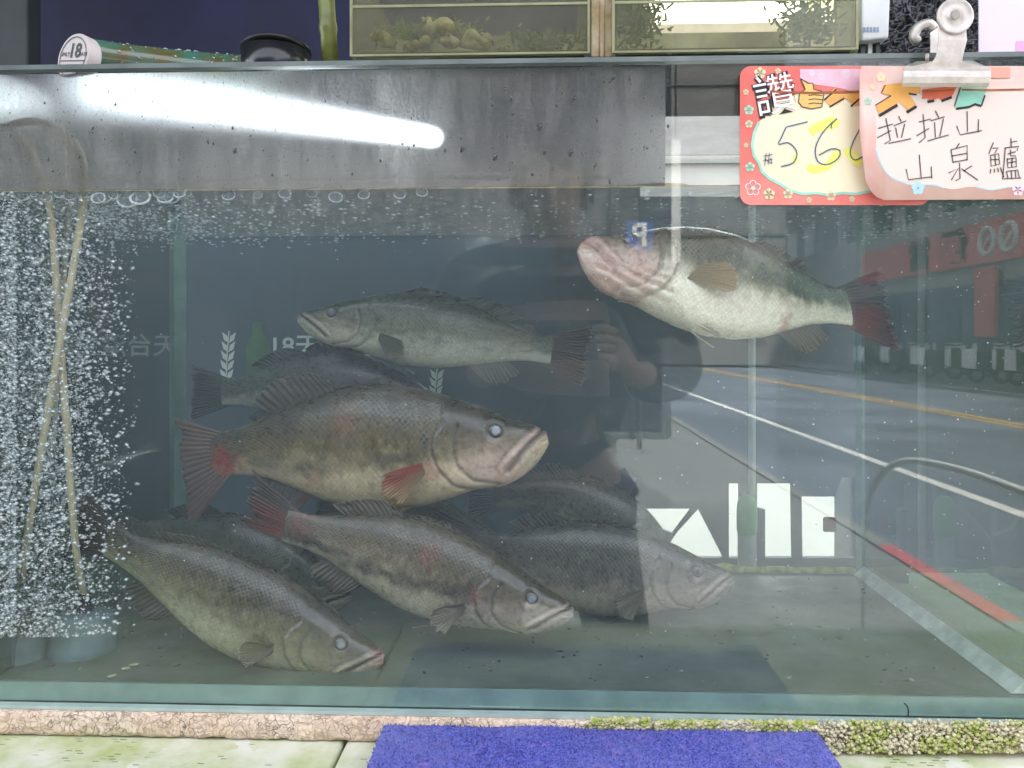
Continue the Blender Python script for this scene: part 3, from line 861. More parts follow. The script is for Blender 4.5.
f = [[j * (nx + 1) + i, (j + 1) * (nx + 1) + i, (j + 1) * (nx + 1) + i + 1, j * (nx + 1) + i + 1] for j in range(nz_) for i in range(nx)]
k0 = len(v)
for i in range(nx + 1): v.append((x0 + (x1 - x0) * i / nx, 0.5, ztop))
for i in range(nx + 1): v.append((x0 + (x1 - x0) * i / nx, 0.5, ZTAB + 0.001))
f += [[i, i + 1, k0 + i + 1, k0 + i] for i in range(nx)]
f += [[k0 + i, k0 + i + 1, k0 + nx + 2 + i, k0 + nx + 1 + i] for i in range(nx)]
b.add(v, f, M_foam)
tag(b.build('foam_slab', smooth=True), 'cracked pinkish foam slab under the glass tank', 'foam slab')
# moss clumps
M_moss = mat('moss', (0.34, 0.40, 0.07), 0.9, var=0.6, scale=150, col2=(0.66, 0.60, 0.36), bump=0.6)
M_moss2 = mat('dry_moss', (0.74, 0.67, 0.46), 0.9, var=0.3, scale=150, bump=0.6)
b = MB()
for i in range(6500):
    if random.random() < 0.16: u = random.uniform(590, 650); vv = random.uniform(719, 728)
    else:
        u = random.uniform(655, 1050); vv = random.uniform(721, 752 if u > 815 else 730)
    pp = P(u, vv, YF - 0.001)
    g = vnoise(np.array([u * 0.03]), np.array([vv * 0.07]), 21)[0]
    b.ball(pp + Vector((0, random.uniform(-0.003, 0.003), 0)), random.choice([0.0006, 0.0008, 0.0011, 0.0016, 0.0022]), M_moss if g > 0.5 else M_moss2, 1, (1, 1, 0.8))
tag(b.build('moss', smooth=True), 'green and straw-coloured moss along the right end of the foam slab', 'moss', kind='stuff')
# table top in printed vinyl
m, nt, out = new_mat('printed_vinyl')
p = N(nt, 'ShaderNodeBsdfPrincipled', Roughness=0.35)
tc = N(nt, 'ShaderNodeTexCoord')
base = mixcol(nt, ramp(nt, noise(nt, 16, 5, 0.6), [(0.38, 0), (0.66, 1)]), (0.72, 0.72, 0.58), (0.42, 0.48, 0.18))
vo = N(nt, 'ShaderNodeTexVoronoi', Scale=17.0); lk(nt, tc.outputs['Object'], vo.inputs['Vector'])
wv = N(nt, 'ShaderNodeTexWave', wave_type='RINGS', Scale=40.0, Distortion=6.0); lk(nt, tc.outputs['Object'], wv.inputs['Vector'])
pet = N(nt, 'ShaderNodeMath', operation='MULTIPLY')
lk(nt, ramp(nt, vo.outputs['Distance'], [(0.2, 1.0), (0.45, 0.0)]), pet.inputs[0]); lk(nt, ramp(nt, wv.outputs['Fac'], [(0.55, 0.0), (0.7, 0.8)]), pet.inputs[1])
base = mixcol(nt, pet.outputs[0], base, (0.78, 0.78, 0.70))
br = N(nt, 'ShaderNodeTexBrick', Scale=60.0); lk(nt, tc.outputs['Object'], br.inputs['Vector'])
br.inputs['Color1'].default_value = (0, 0, 0, 1); br.inputs['Color2'].default_value = (1, 1, 1, 1); br.inputs['Mortar'].default_value = (1, 1, 1, 1); br.inputs['Mortar Size'].default_value = 0.08
sel = N(nt, 'ShaderNodeMath', operation='MULTIPLY')
lk(nt, ramp(nt, br.outputs['Color'], [(0.12, 1.0), (0.2, 0.0)]), sel.inputs[0]); lk(nt, ramp(nt, noise(nt, 12, 2), [(0.44, 0.0), (0.5, 0.9)]), sel.inputs[1])
base = mixcol(nt, sel.outputs[0], base, (0.13, 0.15, 0.10))
lk(nt, base, p.inputs['Base Color']); lk(nt, p.outputs[0], out.inputs[0])
tb = thing('table', 'table under the tank covered in pale green floral printed vinyl', 'table', (0, -0.1, GZ))
xs = P(343, 750, YF).x
b = MB(); b.box((x0 - 0.2, -0.30, ZTAB - 0.02), (xs - 0.0015, 0.55, ZTAB), m); b.build('vinyl_top', tb, bevel=0.003)
b = MB(); b.box((xs + 0.0015, -0.30, ZTAB - 0.02), (x1 + 0.2, 0.55, ZTAB), m); b.build('vinyl_top', tb, bevel=0.003)
for x in (x0 - 0.1, x1 + 0.1):
    for y in (-0.25, 0.45):
        b = MB(); b.box((x - 0.02, y - 0.02, GZ), (x + 0.02, y + 0.02, ZTAB - 0.021), M_greypost); b.build('leg', tb)
# terry towel, folded flat on the table
m, nt, out = new_mat('terry')
p = N(nt, 'ShaderNodeBsdfPrincipled', Roughness=0.95)
p.inputs['Sheen Weight'].default_value = 0.12
c = mixcol(nt, ramp(nt, noise(nt, 520, 3, 0.8), [(0.42, 0), (0.58, 1)]), (0.030, 0.036, 0.24), (0.135, 0.145, 0.56))
c = mixcol(nt, ramp(nt, noise(nt, 60, 4, 0.7), [(0.55, 0), (0.75, 0.55)]), c, (0.30, 0.16, 0.50))
c = mixcol(nt, ramp(nt, noise(nt, 11, 4, 0.6), [(0.42, 0.0), (0.68, 0.45)]), c, (0.20, 0.21, 0.52))
c = mixcol(nt, ramp(nt, noise(nt, 130, 4, 0.75), [(0.60, 0.0), (0.72, 0.6)]), c, (0.035, 0.03, 0.12))
lk(nt, c, p.inputs['Base Color']); lk(nt, p.outputs[0], out.inputs[0])
tw = thing('towel', 'folded purple-blue terry towel lying on the table in front of the tank', 'towel', P(600, 760, -0.05))
zt = P(600, 722, -0.017).z
xa, xb = P(384, 727, -0.017).x, P(818, 727, -0.017).x
def fold(name, xa, xb, z0, z1, ya, yb, seed):
    b = MB(); nx, ny = 260, 60; v = []
    for j in range(ny + 1):
        for i in range(nx + 1):
            s, t = i / nx, j / ny
            rim = min(1, min(s, 1 - s) * 28, t * 9)
            rim = math.sin(rim * math.pi / 2)
            x = xa + (xb - xa) * s; y = ya + (yb - ya) * t
            z = z0 + (z1 - z0) * (0.1 + 0.9 * rim)
            z += (vnoise(np.array([x * 22]), np.array([y * 22]), seed)[0] - 0.5) * 0.004 * rim + random.uniform(-1, 1) * 0.0007
            v.append((x + random.uniform(-1, 1) * 0.0005, y + random.uniform(-1, 1) * 0.0007 + 0.003 * (vnoise(np.array([x * 30]), np.array([0.3]), seed + 1)[0] - 0.5), z))
    b.add(v, [[j * (nx + 1) + i, (j + 1) * (nx + 1) + i, (j + 1) * (nx + 1) + i + 1, j * (nx + 1) + i + 1] for j in range(ny) for i in range(nx)], m)
    for k in range(9000):
        s, t = random.random(), random.random()
        i, j = int(s * nx), int(t * ny)
        q = Vector(v[j * (nx + 1) + i]); h = random.uniform(0.0012, 0.0026); w = 0.0004
        d = Vector((random.uniform(-1, 1), random.uniform(-1.2, 0.6), 1.0)).normalized() * h
        a = random.uniform(0, 3.14); e = Vector((math.cos(a), math.sin(a), 0)) * w
        b.add([q - e, q + e, q + d * 0.6 + e, q + d, q + d * 0.6 - e], [(0, 1, 2, 3, 4)], m)
    return b.build(name, tw, smooth=True)
fold('lower_fold', xa - 0.004, xb + 0.008, ZTAB + 0.0005, zt - 0.006, -0.0165, -0.158, 31)
fold('upper_fold', xa, xb, zt - 0.007, zt, -0.018, -0.155, 41)
# ------------------------------------------------------------------ things on the rim and lid
M_lid = glass_mat('lid_glass', (0.8, 0.84, 0.83), 0.015, 0.03, dirt_haze=(0.2, 0.2, 0.19), dirt_haze_amt=0.25)
xm = P(236, 60, 0.05).x
b = MB(); b.box((XL - 0.006, 0.16, ZT + 0.0006), (xm, TD, ZT + 0.004), M_lid); b.build('lid', tank)
b = MB(); b.box((xm + 0.001, 0.006, ZT + 0.0006), (XR + 0.006, TD, ZT + 0.004), M_lid); b.build('lid', tank)
ZL = ZT + 0.0042
# bottle lying on the lid, paper cap towards us
bt = thing('bottle', 'wet green glass bottle lying on the tank with a white round cap reading 18', 'bottle', P(160, 68, 0.08))
c0, c1 = P(88, 56, 0.030), P(262, 80, 0.14)
ax = (c1 - c0).normalized()
M_cap = mat('cap_paper', (0.62, 0.55, 0.52), 0.6, var=0.12, scale=50)
M_bglass = mat('bottle_green', (0.05, 0.19, 0.14), 0.15, var=0.5, scale=40, col2=(0.12, 0.10, 0.03), spec=0.7)
b = MB(); lathe(b, c0, [(0.0150, 0.0), (0.0165, 0.004), (0.0165, 0.012), (0.0160, 0.025), (0.0170, 0.05), (0.0185, 0.09), (0.021, 0.13), (0.026, 0.17), (0.028, 0.20)], M_bglass, 36, ax); b.build('glass', bt, smooth=True)
an = Vector((ax.x * 0.40, ax.y - 0.35 if ax.y < 0 else 0.9, ax.z)).normalized()      # the cap is crooked and faces us more
an = Vector((0.42, 0.90, -0.10)).normalized()
cc = P(73, 57, 0.012)
b = MB(); lathe(b, cc, [(0.0222, 0.0), (0.0230, 0.0012), (0.0230, 0.012), (0.0222, 0.0134), (0.015, 0.014)], M_cap, 40, an); b.v = [(x_, y_, max(z_, ZT - 0.0035)) for x_, y_, z_ in b.v]
cap = b.build('cap', bt, smooth=False, bevel=0)
ex = an.cross(Vector((0, 0, 1))).normalized(); ey = ex.cross(an).normalized()
if ex.x < 0: ex = -ex
if ey.z < 0: ey = -ey
tl_ = math.radians(-9); ex, ey = ex * math.cos(tl_) + ey * math.sin(tl_), ey * math.cos(tl_) - ex * math.sin(tl_)
M_capink = mat('cap_ink', (0.05, 0.055, 0.05), 0.6)
fc = cc - an * 0.0004
b = MB(); write(b, '18', fc + ey * 0.0055 + ex * 0.002, ex * 0.0185, ey * 0.0185, M_capink, 0.03)
write(b, 'ONLY', fc + ey * 0.0025 - ex * 0.0125, ex * 0.0055, ey * 0.0055, M_capink, 0.02); write(b, 'DAYS', fc + ey * 0.0025 + ex * 0.0148, ex * 0.005, ey * 0.005, M_capink, 0.02)
ring = [fc + (ex * math.cos(a) + ey * math.sin(a)) * 0.0196 for a in [2 * math.pi * k / 48 for k in range(49)]]
for a, c in zip(ring, ring[1:]):
    r0, r1 = fc + (a - fc) * 0.95, fc + (c - fc) * 0.95
    b.add([a, c, r1, r0], [(0, 1, 2, 3)], M_capink)
for sgn in (0,):
    q = fc - ey * 0.0032
    b.add([q - ex * 0.0185, q + ex * 0.0185, q + ex * 0.0185 - ey * 0.0009, q - ex * 0.0185 - ey * 0.0009], [(0, 1, 2, 3)], M_capink)
for k in range(9):
    q = fc - ey * 0.007 + ex * (-0.009 + k * 0.0022)
    b.add([q, q + ex * 0.0015, q + ex * 0.0015 - ey * 0.003, q - ey * 0.003], [(0, 1, 2, 3)], mat('cap_ink_red', (0.3, 0.12, 0.1), 0.6))
b.build('cap_print', bt)
dm = glass_mat('bottle_droplet', (0.75, 0.8, 0.75), 0.25, 0.7)
b = MB(); u_, w_ = ax.orthogonal().normalized(), None
w_ = ax.cross(u_)
for k in range(330):
    h = random.uniform(0.018, 0.19); r = np.interp(h, [0.012, 0.025, 0.05, 0.09, 0.13, 0.17, 0.2], [0.0165, 0.0160, 0.0170, 0.0185, 0.021, 0.026, 0.028])
    a = random.uniform(0, 6.283); q = c0 + ax * h + (u_ * math.cos(a) + w_ * math.sin(a)) * r
    b.ball(q, random.choice([0.0007, 0.001, 0.0014, 0.002]), dm, 1)
tag(b.build('droplets', bt, smooth=True), kind='stuff')
# black cup
c = P(276, 66, 0.048); k = (0.048 + D) / F
cu = thing('black_cup', 'black cylindrical cup with a tilted lid beside the lying bottle', 'cup', c)
b = MB(); lathe(b, (c.x, c.y, ZL), [(33 * k, 0), (34 * k, 0.003), (34 * k, 25 * k)], mat('cup_black', (0.02, 0.022, 0.024), 0.22, var=0.4, scale=40), 40); b.build('cup_body', cu, smooth=True)
b = MB(); lathe(b, Vector((c.x, c.y, ZL + 25.3 * k)), [(34.5 * k, -0.001), (35 * k, 0.001), (34 * k, 0.0022), (20 * k, 0.0035), (3 * k, 0.004)], M_dark, 40, (-0.03, 0.12, 1)); b.build('cup_lid', cu, smooth=True)
# green bamboo stick
b = MB(); q0, q1 = P(331, 66, 0.05), P(324, -40, 0.05); q0.z = ZL + 0.001
b.tube([q0, q0.lerp(q1, .35), q0.lerp(q1, .40), q0.lerp(q1, .42), q0.lerp(q1, .47), q1], [0.0082, 0.0080, 0.0090, 0.0090, 0.0080, 0.0078], mat('bamboo', (0.20, 0.22, 0.05), 0.35, var=0.45, scale=50), 18)
tag(b.build('bamboo_stick', smooth=True), 'olive green bamboo stick standing on the tank rim left of the upper boxes', 'stick')

# upper boxes
M_upglass = glass_mat('upper_glass', (0.88, 0.88, 0.72), 0.025, 0.4, dirt_haze=(0.42, 0.40, 0.33), dirt_haze_amt=0.3, dscale=18)
M_upedge = mat('upper_edge', (0.33, 0.33, 0.17), 0.4, var=0.4, scale=30)
M_mud = mat('upper_mud', (0.13, 0.13, 0.07), 0.85, var=0.5, scale=35, bump=0.5)
M_upback = mat('upper_back', (0.34, 0.33, 0.21), 0.7, var=0.6, scale=14)
def upbox(label, u0, u1):
    Y0, Y1 = -0.002, 0.2
    a, c = P(u0, 40, Y0), P(u1, 40, Y0)
    z0, z1 = ZL + 0.0005, P(500, -50, Y0).z
    t = thing('glass_box', label, 'glass box', ((a.x + c.x) / 2, 0.1, z0))
    w = 0.004
    for nm, lo, hi, mm in (('front_pane', (a.x, Y0, z0), (c.x, Y0 + w, z1), M_upglass), ('back_pane', (a.x, Y1, z0), (c.x, Y1 + w, z1), M_upback),
                           ('side_pane', (a.x, Y0 + w + .0003, z0), (a.x + w, Y1 - .0003, z1), M_upglass), ('side_pane', (c.x - w, Y0 + w + .0003, z0), (c.x, Y1 - .0003, z1), M_upglass),
                           ('base', (a.x + w, Y0 + w, z0), (c.x - w, Y1, z0 + 0.005), M_mud)):
        b = MB(); b.box(lo, hi, mm); b.build(nm, t)
    zz = P(500, 6, Y0).z
    for z, h in ((zz, 0.0022), (z0, 0.0018)):
        b = MB(); b.box((a.x - 0.0008, Y0 - 0.0012, z), (c.x + 0.0008, Y0 - 0.0002, z + h), M_upedge); b.build('edge_strip', t)
    for x in (a.x - 0.0008, c.x - 0.0014):
        b = MB(); b.box((x, Y0 - 0.0014, z0), (x + 0.0022, Y0 - 0.0002, z1), M_upedge); b.build('edge_strip', t)
    return t
upbox('left murky glass box of snails standing on the tank behind the rim', 351, 589)
upbox('right murky glass box with green weed standing on the tank behind the rim', 613, 857)
M_shell = mat('snail_shell', (0.50, 0.45, 0.24), 0.5, var=0.5, scale=60, col2=(0.12, 0.12, 0.05))
M_shell2 = mat('snail_shell_pale', (0.72, 0.68, 0.54), 0.5, var=0.4, scale=60)
def snail(m):
    b = MB(); pts, rs = [], []
    for i in range(64):
        a = i * 0.30; q = math.exp(-0.085 * i * 0.62)
        pts.append((0.011 * q * math.cos(a), 0.011 * q * math.sin(a) * 0.9, 0.030 - 0.030 * q + 0.004)); rs.append(0.0088 * q)
    b.tube(pts, rs, m, 12)
    return b.build('snail', smooth=True)
sa, sb = snail(M_shell), snail(M_shell2)
spots = [(380, 46), (402, 50), (417, 47), (432, 45), (447, 36), (449, 50), (463, 42), (478, 44), (493, 44), (510, 53), (530, 54), (552, 52), (578, 55)]
for i, (u, vv) in enumerate(spots):
    src = sb if i in (4, 5, 6, 7, 8) else sa
    o = src if i in (0, 4) else src.copy()
    if i not in (0, 4): COL.objects.link(o)
    pp = P(u, vv, 0.030 + 0.01 * (i % 3)); o.location = pp
    s = 0.8 * (0.95, 0.7, 0.8, 0.8, 1.1, 0.85, 0.9, 0.8, 0.85, 0.6, 0.6, 0.55, 0.6)[i]
    o.scale = (s, s, s); o.rotation_euler = (1.3 + 0.3 * math.sin(i), 0.4 * math.cos(i * 2), i * 1.3)
    if src is sb: tag(o, 'pale rounded snail in the heap in the middle of the left glass box', 'snail', 'pale snails in the left glass box')
    else: tag(o, 'small olive brown snail on the floor of the left glass box', 'snail', 'olive snails in the left glass box')
M_weed = mat('pond_weed', (0.07, 0.17, 0.03), 0.6, var=0.6, scale=60, col2=(0.15, 0.19, 0.04))
def weed(label, u, vv, ru, rv, Y, n):
    b = MB()
    for i in range(n):
        q = P(u + random.gauss(0, ru), vv + random.gauss(0, rv), Y + random.uniform(-0.012, 0.012)); q.z = max(q.z, ZL + 0.007)
        d = Vector((random.uniform(-1, 1), random.uniform(-1, 1), random.uniform(-0.5, 1))).normalized() * random.uniform(0.006, 0.014)
        e = d.cross(Vector((0.3, 1, 0.2))).normalized() * 0.0011
        b.add([q - e, q + e, q + d * 0.6 + e, q + d, q + d * 0.6 - e], [(0, 1, 2, 3, 4)], M_weed)
    tag(b.build('pond_weed'), label, 'weed')
weed('bright green weed at the left end of the right glass box', 636, 20, 12, 12, 0.05, 420)
weed('dull green weed at the right end of the right glass box', 808, 24, 15, 12, 0.06, 420)
weed('dark green sprig of weed among the snails in the left glass box', 545, 42, 18, 4, 0.035, 200)
weed('pale green tuft of weed behind the snails in the left glass box', 430, 33, 24, 5, 0.06, 260)
# split bamboo stick between the boxes
b = MB()
M_wood = mat('dry_wood', (0.58, 0.48, 0.34), 0.7, var=0.45, scale=70, col2=(0.36, 0.26, 0.14))
for (ua, ub, dy) in ((591, 599, 0.0), (599.5, 604, -0.001), (604.3, 612, 0.001)):
    b.slab([(ua, -40), (ub + 2, -40), (ub, 57), (ua, 57)], 0.008 + dy, 0.016 + dy, M_wood)
tag(b.build('wooden_wedge', bevel=0.0012), 'pale split bamboo wedge wedged between the two upper glass boxes', 'wedge')
# white box, black sheet, lilac paper at the right
wbx = thing('white_box', 'white plastic box with faint blue print on dark legs right of the upper boxes', 'box', P(875, 50, 0.1))
b = MB(); b.slab([(862, -40), (892, -40), (889, 38), (862, 41)], 0.09, 0.16, M_white); b.build('casing', wbx, bevel=0.002)
b = MB()
for k in range(5): b.poly([(863 + k * 3.4, 27), (865.4 + k * 3.4, 27), (865.4 + k * 3.4, 32), (863 + k * 3.4, 32)], 0.0895, mat('faded_blue', (0.35, 0.42, 0.6), 0.6))
b.build('print', wbx)
for u0 in (861, 868, 876):
    b = MB(); b.slab([(u0, 41), (u0 + 4, 41), (u0 + 4, 58), (u0, 58)], 0.1, 0.108, M_white if u0 == 868 else M_dark); b.build('leg', wbx)
m = mat('bubbled_black', (0.012, 0.012, 0.016), 0.18, var=0.3, scale=60)
b = MB(); nx, ny = 90, 70; v = []
a0, a1 = P(858, -40, 0.28), P(1050, 75, 0.28)
for j in range(ny + 1):
    for i in range(nx + 1):
        x = a0.x + (a1.x - a0.x) * i / nx; z = a1.z + (a0.z - a1.z) * j / ny
        h = vnoise(np.array([x * 190]), np.array([z * 190]), 51)[0] * 0.011 + vnoise(np.array([x * 420]), np.array([z * 420]), 52)[0] * 0.004
        v.append((x, 0.28 - h, z))
b.add(v, [[j * (nx + 1) + i, j * (nx + 1) + i + 1, (j + 1) * (nx + 1) + i + 1, (j + 1) * (nx + 1) + i] for j in range(ny) for i in range(nx)], m)
tag(b.build('black_sheet', smooth=True), 'shiny crumpled black plastic sheet hanging behind the bulldog clip', 'plastic sheet')
lp = thing('lilac_paper', 'pale lilac paper with a pink lower corner at the top right', 'paper', P(1005, 50, 0.07))
b = MB(); b.slab([(979, -40), (1080, -40), (1080, 57), (979, 53)], 0.07, 0.0715, mat('lilac', (0.78, 0.68, 0.84), 0.6, var=0.05, scale=10)); b.build('sheet', lp)
b = MB(); b.poly([(1016, 41), (1080, 41), (1080, 57), (1016, 54)], 0.0695, mat('pink_print', (0.85, 0.42, 0.66), 0.6, var=0.1)); b.build('print', lp)

def smooth2(pts, n=24):
    c, _ = crom([(x, y, 0) for x, y in pts], n)
    return [(p.x, p.y) for p in c]
# ------------------------------------------------------------------ price cards and the bulldog clip
Y1 = -0.0065
M_red = mat('card_red', (0.72, 0.13, 0.10), 0.4, var=0.25, scale=12, col2=(0.78, 0.25, 0.20))
M_cream = mat('card_cream', (0.88, 0.76, 0.52), 0.4, var=0.08, scale=14)
M_pinktop = mat('card_pink', (0.85, 0.50, 0.58), 0.4, var=0.15, scale=60)
M_tealine = mat('card_teal', (0.34, 0.70, 0.55), 0.4)
M_yel = mat('card_yellow', (0.92, 0.88, 0.16), 0.4, var=0.1)
M_or = mat('card_orange', (0.85, 0.42, 0.10), 0.4, var=0.1)
M_rust = mat('rust_stain', (0.42, 0.13, 0.03), 0.7, var=0.4, scale=90)
M_blue = mat('pen_blue', (0.05, 0.13, 0.25), 0.5)
M_ink = mat('pen_black', (0.025, 0.03, 0.03), 0.5)
M_flow = mat('card_flower', (0.88, 0.72, 0.45), 0.4)
M_paper = mat('card_white', (0.88, 0.86, 0.84), 0.4, var=0.05)
_lay = [0]
def L(Y0, n): return Y0 - 0.00012 * n
def flower(b, u, v, r, Y, m):
    for k in range(5):
        a = math.radians(72 * k - 90)
        b.poly(arc(u + r * 0.55 * math.cos(a), v + r * 0.55 * math.sin(a), r * 0.45, 0, 324, 9), Y, m)
c1 = thing('price_card', 'red-bordered cream price card reading 560, half hidden behind the pink card', 'price card', P(800, 205, Y1))
b = MB(); b.slab(rrect(740, 66, 930, 205, 11), Y1, Y1 + 0.0008, M_red); b.build('card', c1)
b = MB()
inner = [(759, 122), (754, 133), (752, 145), (754, 156), (759, 163), (762, 172), (770, 179), (780, 184), (789, 190), (802, 194), (816, 193), (828, 195), (842, 193), (856, 194), (872, 191), (900, 192), (900, 84), (850, 92), (800, 92), (776, 104)]
b.poly(inner, L(Y1, 1), M_cream)
b.poly([(800, 69), (900, 69), (900, 96), (862, 94), (840, 88), (812, 84), (800, 78)], L(Y1, 2), M_pinktop)
for u, vv, r in ((822, 76, 4), (846, 74, 5), (834, 82, 3), (860, 80, 5), (812, 73, 3)):
    b.poly(arc(u, vv, r, 0, 330, 11), L(Y1, 3), mat('card_petal', (0.88, 0.62, 0.70), 0.4))
b.stroke(inner[:16], 2.6, L(Y1, 3), M_tealine)
for u, vv, r in ((760, 73, 6), (749, 110, 5), (749, 124, 4), (750, 167, 5), (769, 194, 6), (788, 194, 5), (831, 196, 5), (852, 199, 3), (809, 200, 3), (778, 71, 3), (746, 145, 2.5), (746, 92, 3)):
    flower(b, u, vv, r, L(Y1, 4), M_flow if r != 5 or u > 760 else mat('card_flower_green', (0.5, 0.75, 0.55), 0.4))
for k in range(5):
    a = math.radians(72 * k - 90); b.stroke(arc(753 + 4.6 * math.cos(a), 188 + 4.6 * math.sin(a), 3, 0, 360, 12), 0.8, L(Y1, 5), M_paper)
b.poly(arc(753, 188, 1.5, 0, 330, 8), L(Y1, 5), M_flow)
b.build('card_print', c1)
b = MB()
q = lambda pts: [(730 + x / 5.12, 60 + y / 5.12) for x, y in pts]
for kq, (pts, w) in enumerate((([(460, 350), (520, 320), (545, 340)], 11), ([(400, 540), (430, 560), (500, 540), (560, 470)], 8), ([(600, 450), (630, 500), (670, 530)], 9), ([(410, 370), (470, 330)], 9), ([(340, 480), (330, 530)], 4))):
    b.stroke(q(smooth2(pts, 14)), w, L(Y1, 3 + 0.3 * kq), M_yel)
b.stroke(q([(398, 316), (290, 342)]), 1.1, L(Y1, 6), M_blue)
b.stroke(q(smooth2([(288, 342), (262, 400), (248, 432), (300, 424), (342, 470), (325, 525), (262, 546)])), 1.25, L(Y1, 6), M_blue)
b.stroke(q(smooth2([(548, 300), (480, 365), (438, 450), (450, 520), (500, 535), (552, 505), (565, 465), (520, 455), (455, 488)])), 1.25, L(Y1, 6), M_blue)
b.stroke(q(smooth2([(668, 348), (630, 420), (616, 480), (640, 512), (690, 490)])), 1.25, L(Y1, 6), M_blue)
for pts in ([(172, 492), (218, 484)], [(170, 516), (218, 508)], [(186, 476), (178, 540)], [(202, 474), (195, 536)], [(208, 500), (216, 530)], [(176, 504), (214, 530)]):
    b.stroke(q(pts), 0.7, L(Y1, 6), M_blue)
b.build('handwritten_price', c1)
k = (Y1 + D) / F
b = MB()
th = math.radians(10)
exx, eyy = Vector((math.cos(th), 0, math.sin(th))) * k, Vector((-math.sin(th), 0, math.cos(th))) * k
ct = P(775, 97.5, Y1)
write(b, '讚', ct + Vector((0.0008, -0.00012 * 6, -0.0008)), exx * 43, eyy * 43, M_black, 0.035)
write(b, '讚', ct + Vector((0, -0.00012 * 7, 0)), exx * 43, eyy * 43, M_paper, -0.004)
thumb = q([(362, 95), (400, 120), (424, 118), (428, 150), (470, 160), (480, 180), (470, 240), (420, 250), (370, 240), (350, 215), (356, 175), (386, 150)])
b.poly(thumb, L(Y1, 5), mat('thumb_orange', (0.88, 0.55, 0.16), 0.4)); b.stroke(thumb + thumb[:1], 0.9, L(Y1, 6), M_black)
for y in (182, 203, 224): b.stroke(q([(402, y), (430, y - 4), (474, y)]), 0.8, L(Y1, 6), M_black)
b.poly(q([(480, 205), (540, 140), (560, 175), (640, 170), (690, 160), (690, 215), (640, 235), (590, 195), (520, 240)]), L(Y1, 5), M_or)
for pts in ([(482, 205), (545, 150)], [(510, 240), (585, 196)], [(618, 238), (690, 175)]): b.stroke(q(pts), 1.6, L(Y1, 6), M_black)
b.stroke(q([(205, 160), (290, 166), (420, 168), (520, 166), (700, 160)]), 2.2, L(Y1, 8), M_rust)
b.build('printed_heading', c1)
# front card, its left side curling towards us
def Y2(u):
    t = max(0.0, (925 - u) / 65)
    return -0.0105 - 0.010 * t * t
c2 = thing('price_card', 'pale pink handwritten fish name card held by the clip in front of the red card', 'price card', P(950, 200, -0.011))
M_card2 = mat('card_pale_pink', (0.84, 0.58, 0.49), 0.4, var=0.14, scale=25, col2=(0.82, 0.44, 0.37))
M_cream2 = mat('card_pale_cream', (0.80, 0.66, 0.57), 0.4, var=0.05, scale=14)
def curved(b, top, bot, us, off, m):
    """strip of the bent card between two edge curves"""
    v = []
    for u in us:
        y = Y2(u) - off
        v += [P(u, top(u), y), P(u, bot(u), y)]
    b.add(v, [[2 * i, 2 * i + 1, 2 * i + 3, 2 * i + 2] for i in range(len(us) - 1)], m)
us = [860 + 2 * i for i in range(22)] + [910 + 8 * i for i in range(18)]
top = lambda u: 66 + (7 if u < 862 else 0)
def bot(u):
    if u < 864: return 132 + (u - 860) * 8
    if u < 884: return 164 + 35 * math.sqrt(max(0, 1 - ((884 - u) / 20) ** 2))
    return 200 - (u - 884) * 0.006
b = MB(); curved(b, top, bot, us, 0, M_card2)
o = b.build('card', c2, smooth=True); sm = o.modifiers.new('thick', 'SOLIDIFY'); sm.thickness = 0.0007; sm.offset = -1
b = MB()
us2 = [876 + 2 * i for i in range(20)] + [920 + 8 * i for i in range(17)]
t2_ = lambda u: 112 - 22 * min(1, (u - 876) / 22) if u < 898 else 88
def b2(u):
    if u < 904: return 136 + 48 * math.sqrt(max(0, 1 - ((904 - u) / 29) ** 2)) * 0.95
    return 182 + 6 * math.sin(min(1, (u - 904) / 60) * 1.57) + 1.6 * math.sin(u * 0.16)
curved(b, t2_, b2, us2, 0.0002, M_cream2)
M_skyline = mat('card_sky', (0.50, 0.74, 0.82), 0.4)
b.stroke([(u, b2(u)) for u in us2 if u < 952], 1.4, lambda u: Y2(u) - 0.00035, M_skyline)
b.stroke([(u, b2(u)) for u in us2 if 970 < u], 1.4, lambda u: Y2(u) - 0.00035, M_skyline)
fy = lambda u: Y2(u) - 0.0004
flower(b, 918, 188, 7, fy, M_skyline)
for u, vv, r, mm in ((868, 101, 4, 'card_flower_green'), (881, 77, 5, 'card_flower'), (872, 87, 3, 'card_flower'), (1018, 190, 6, 'card_petal')):
    flower(b, u, vv, r, fy, _mats[mm])
b.poly([(903, 67), (1010, 67), (1010, 78), (903, 78)], fy, mat('card_salmon', (0.82, 0.38, 0.28), 0.4, var=0.1))
b.build('card_print', c2)
q2 = lambda pts: [(860 + x / 5.12, 60 + y / 5.12) for x, y in pts]
b = MB(); fy2 = lambda u: Y2(u) - 0.0006; fy3 = lambda u: Y2(u) - 0.00075
b.poly(q2([(120, 128), (205, 118), (312, 140), (308, 168), (252, 172), (292, 238), (252, 262), (200, 215), (100, 285), (82, 236), (160, 182), (108, 168)]), fy2, M_or)
b.poly(q2([(320, 150), (500, 130), (470, 188), (430, 212), (400, 196), (360, 214), (345, 196), (318, 200)]), fy2, mat('card_vermilion', (0.80, 0.16, 0.07), 0.4))
b.poly(q2([(515, 140), (655, 128), (622, 232), (590, 222), (560, 240), (482, 240)]), fy2, mat('card_mint', (0.28, 0.62, 0.46), 0.4))
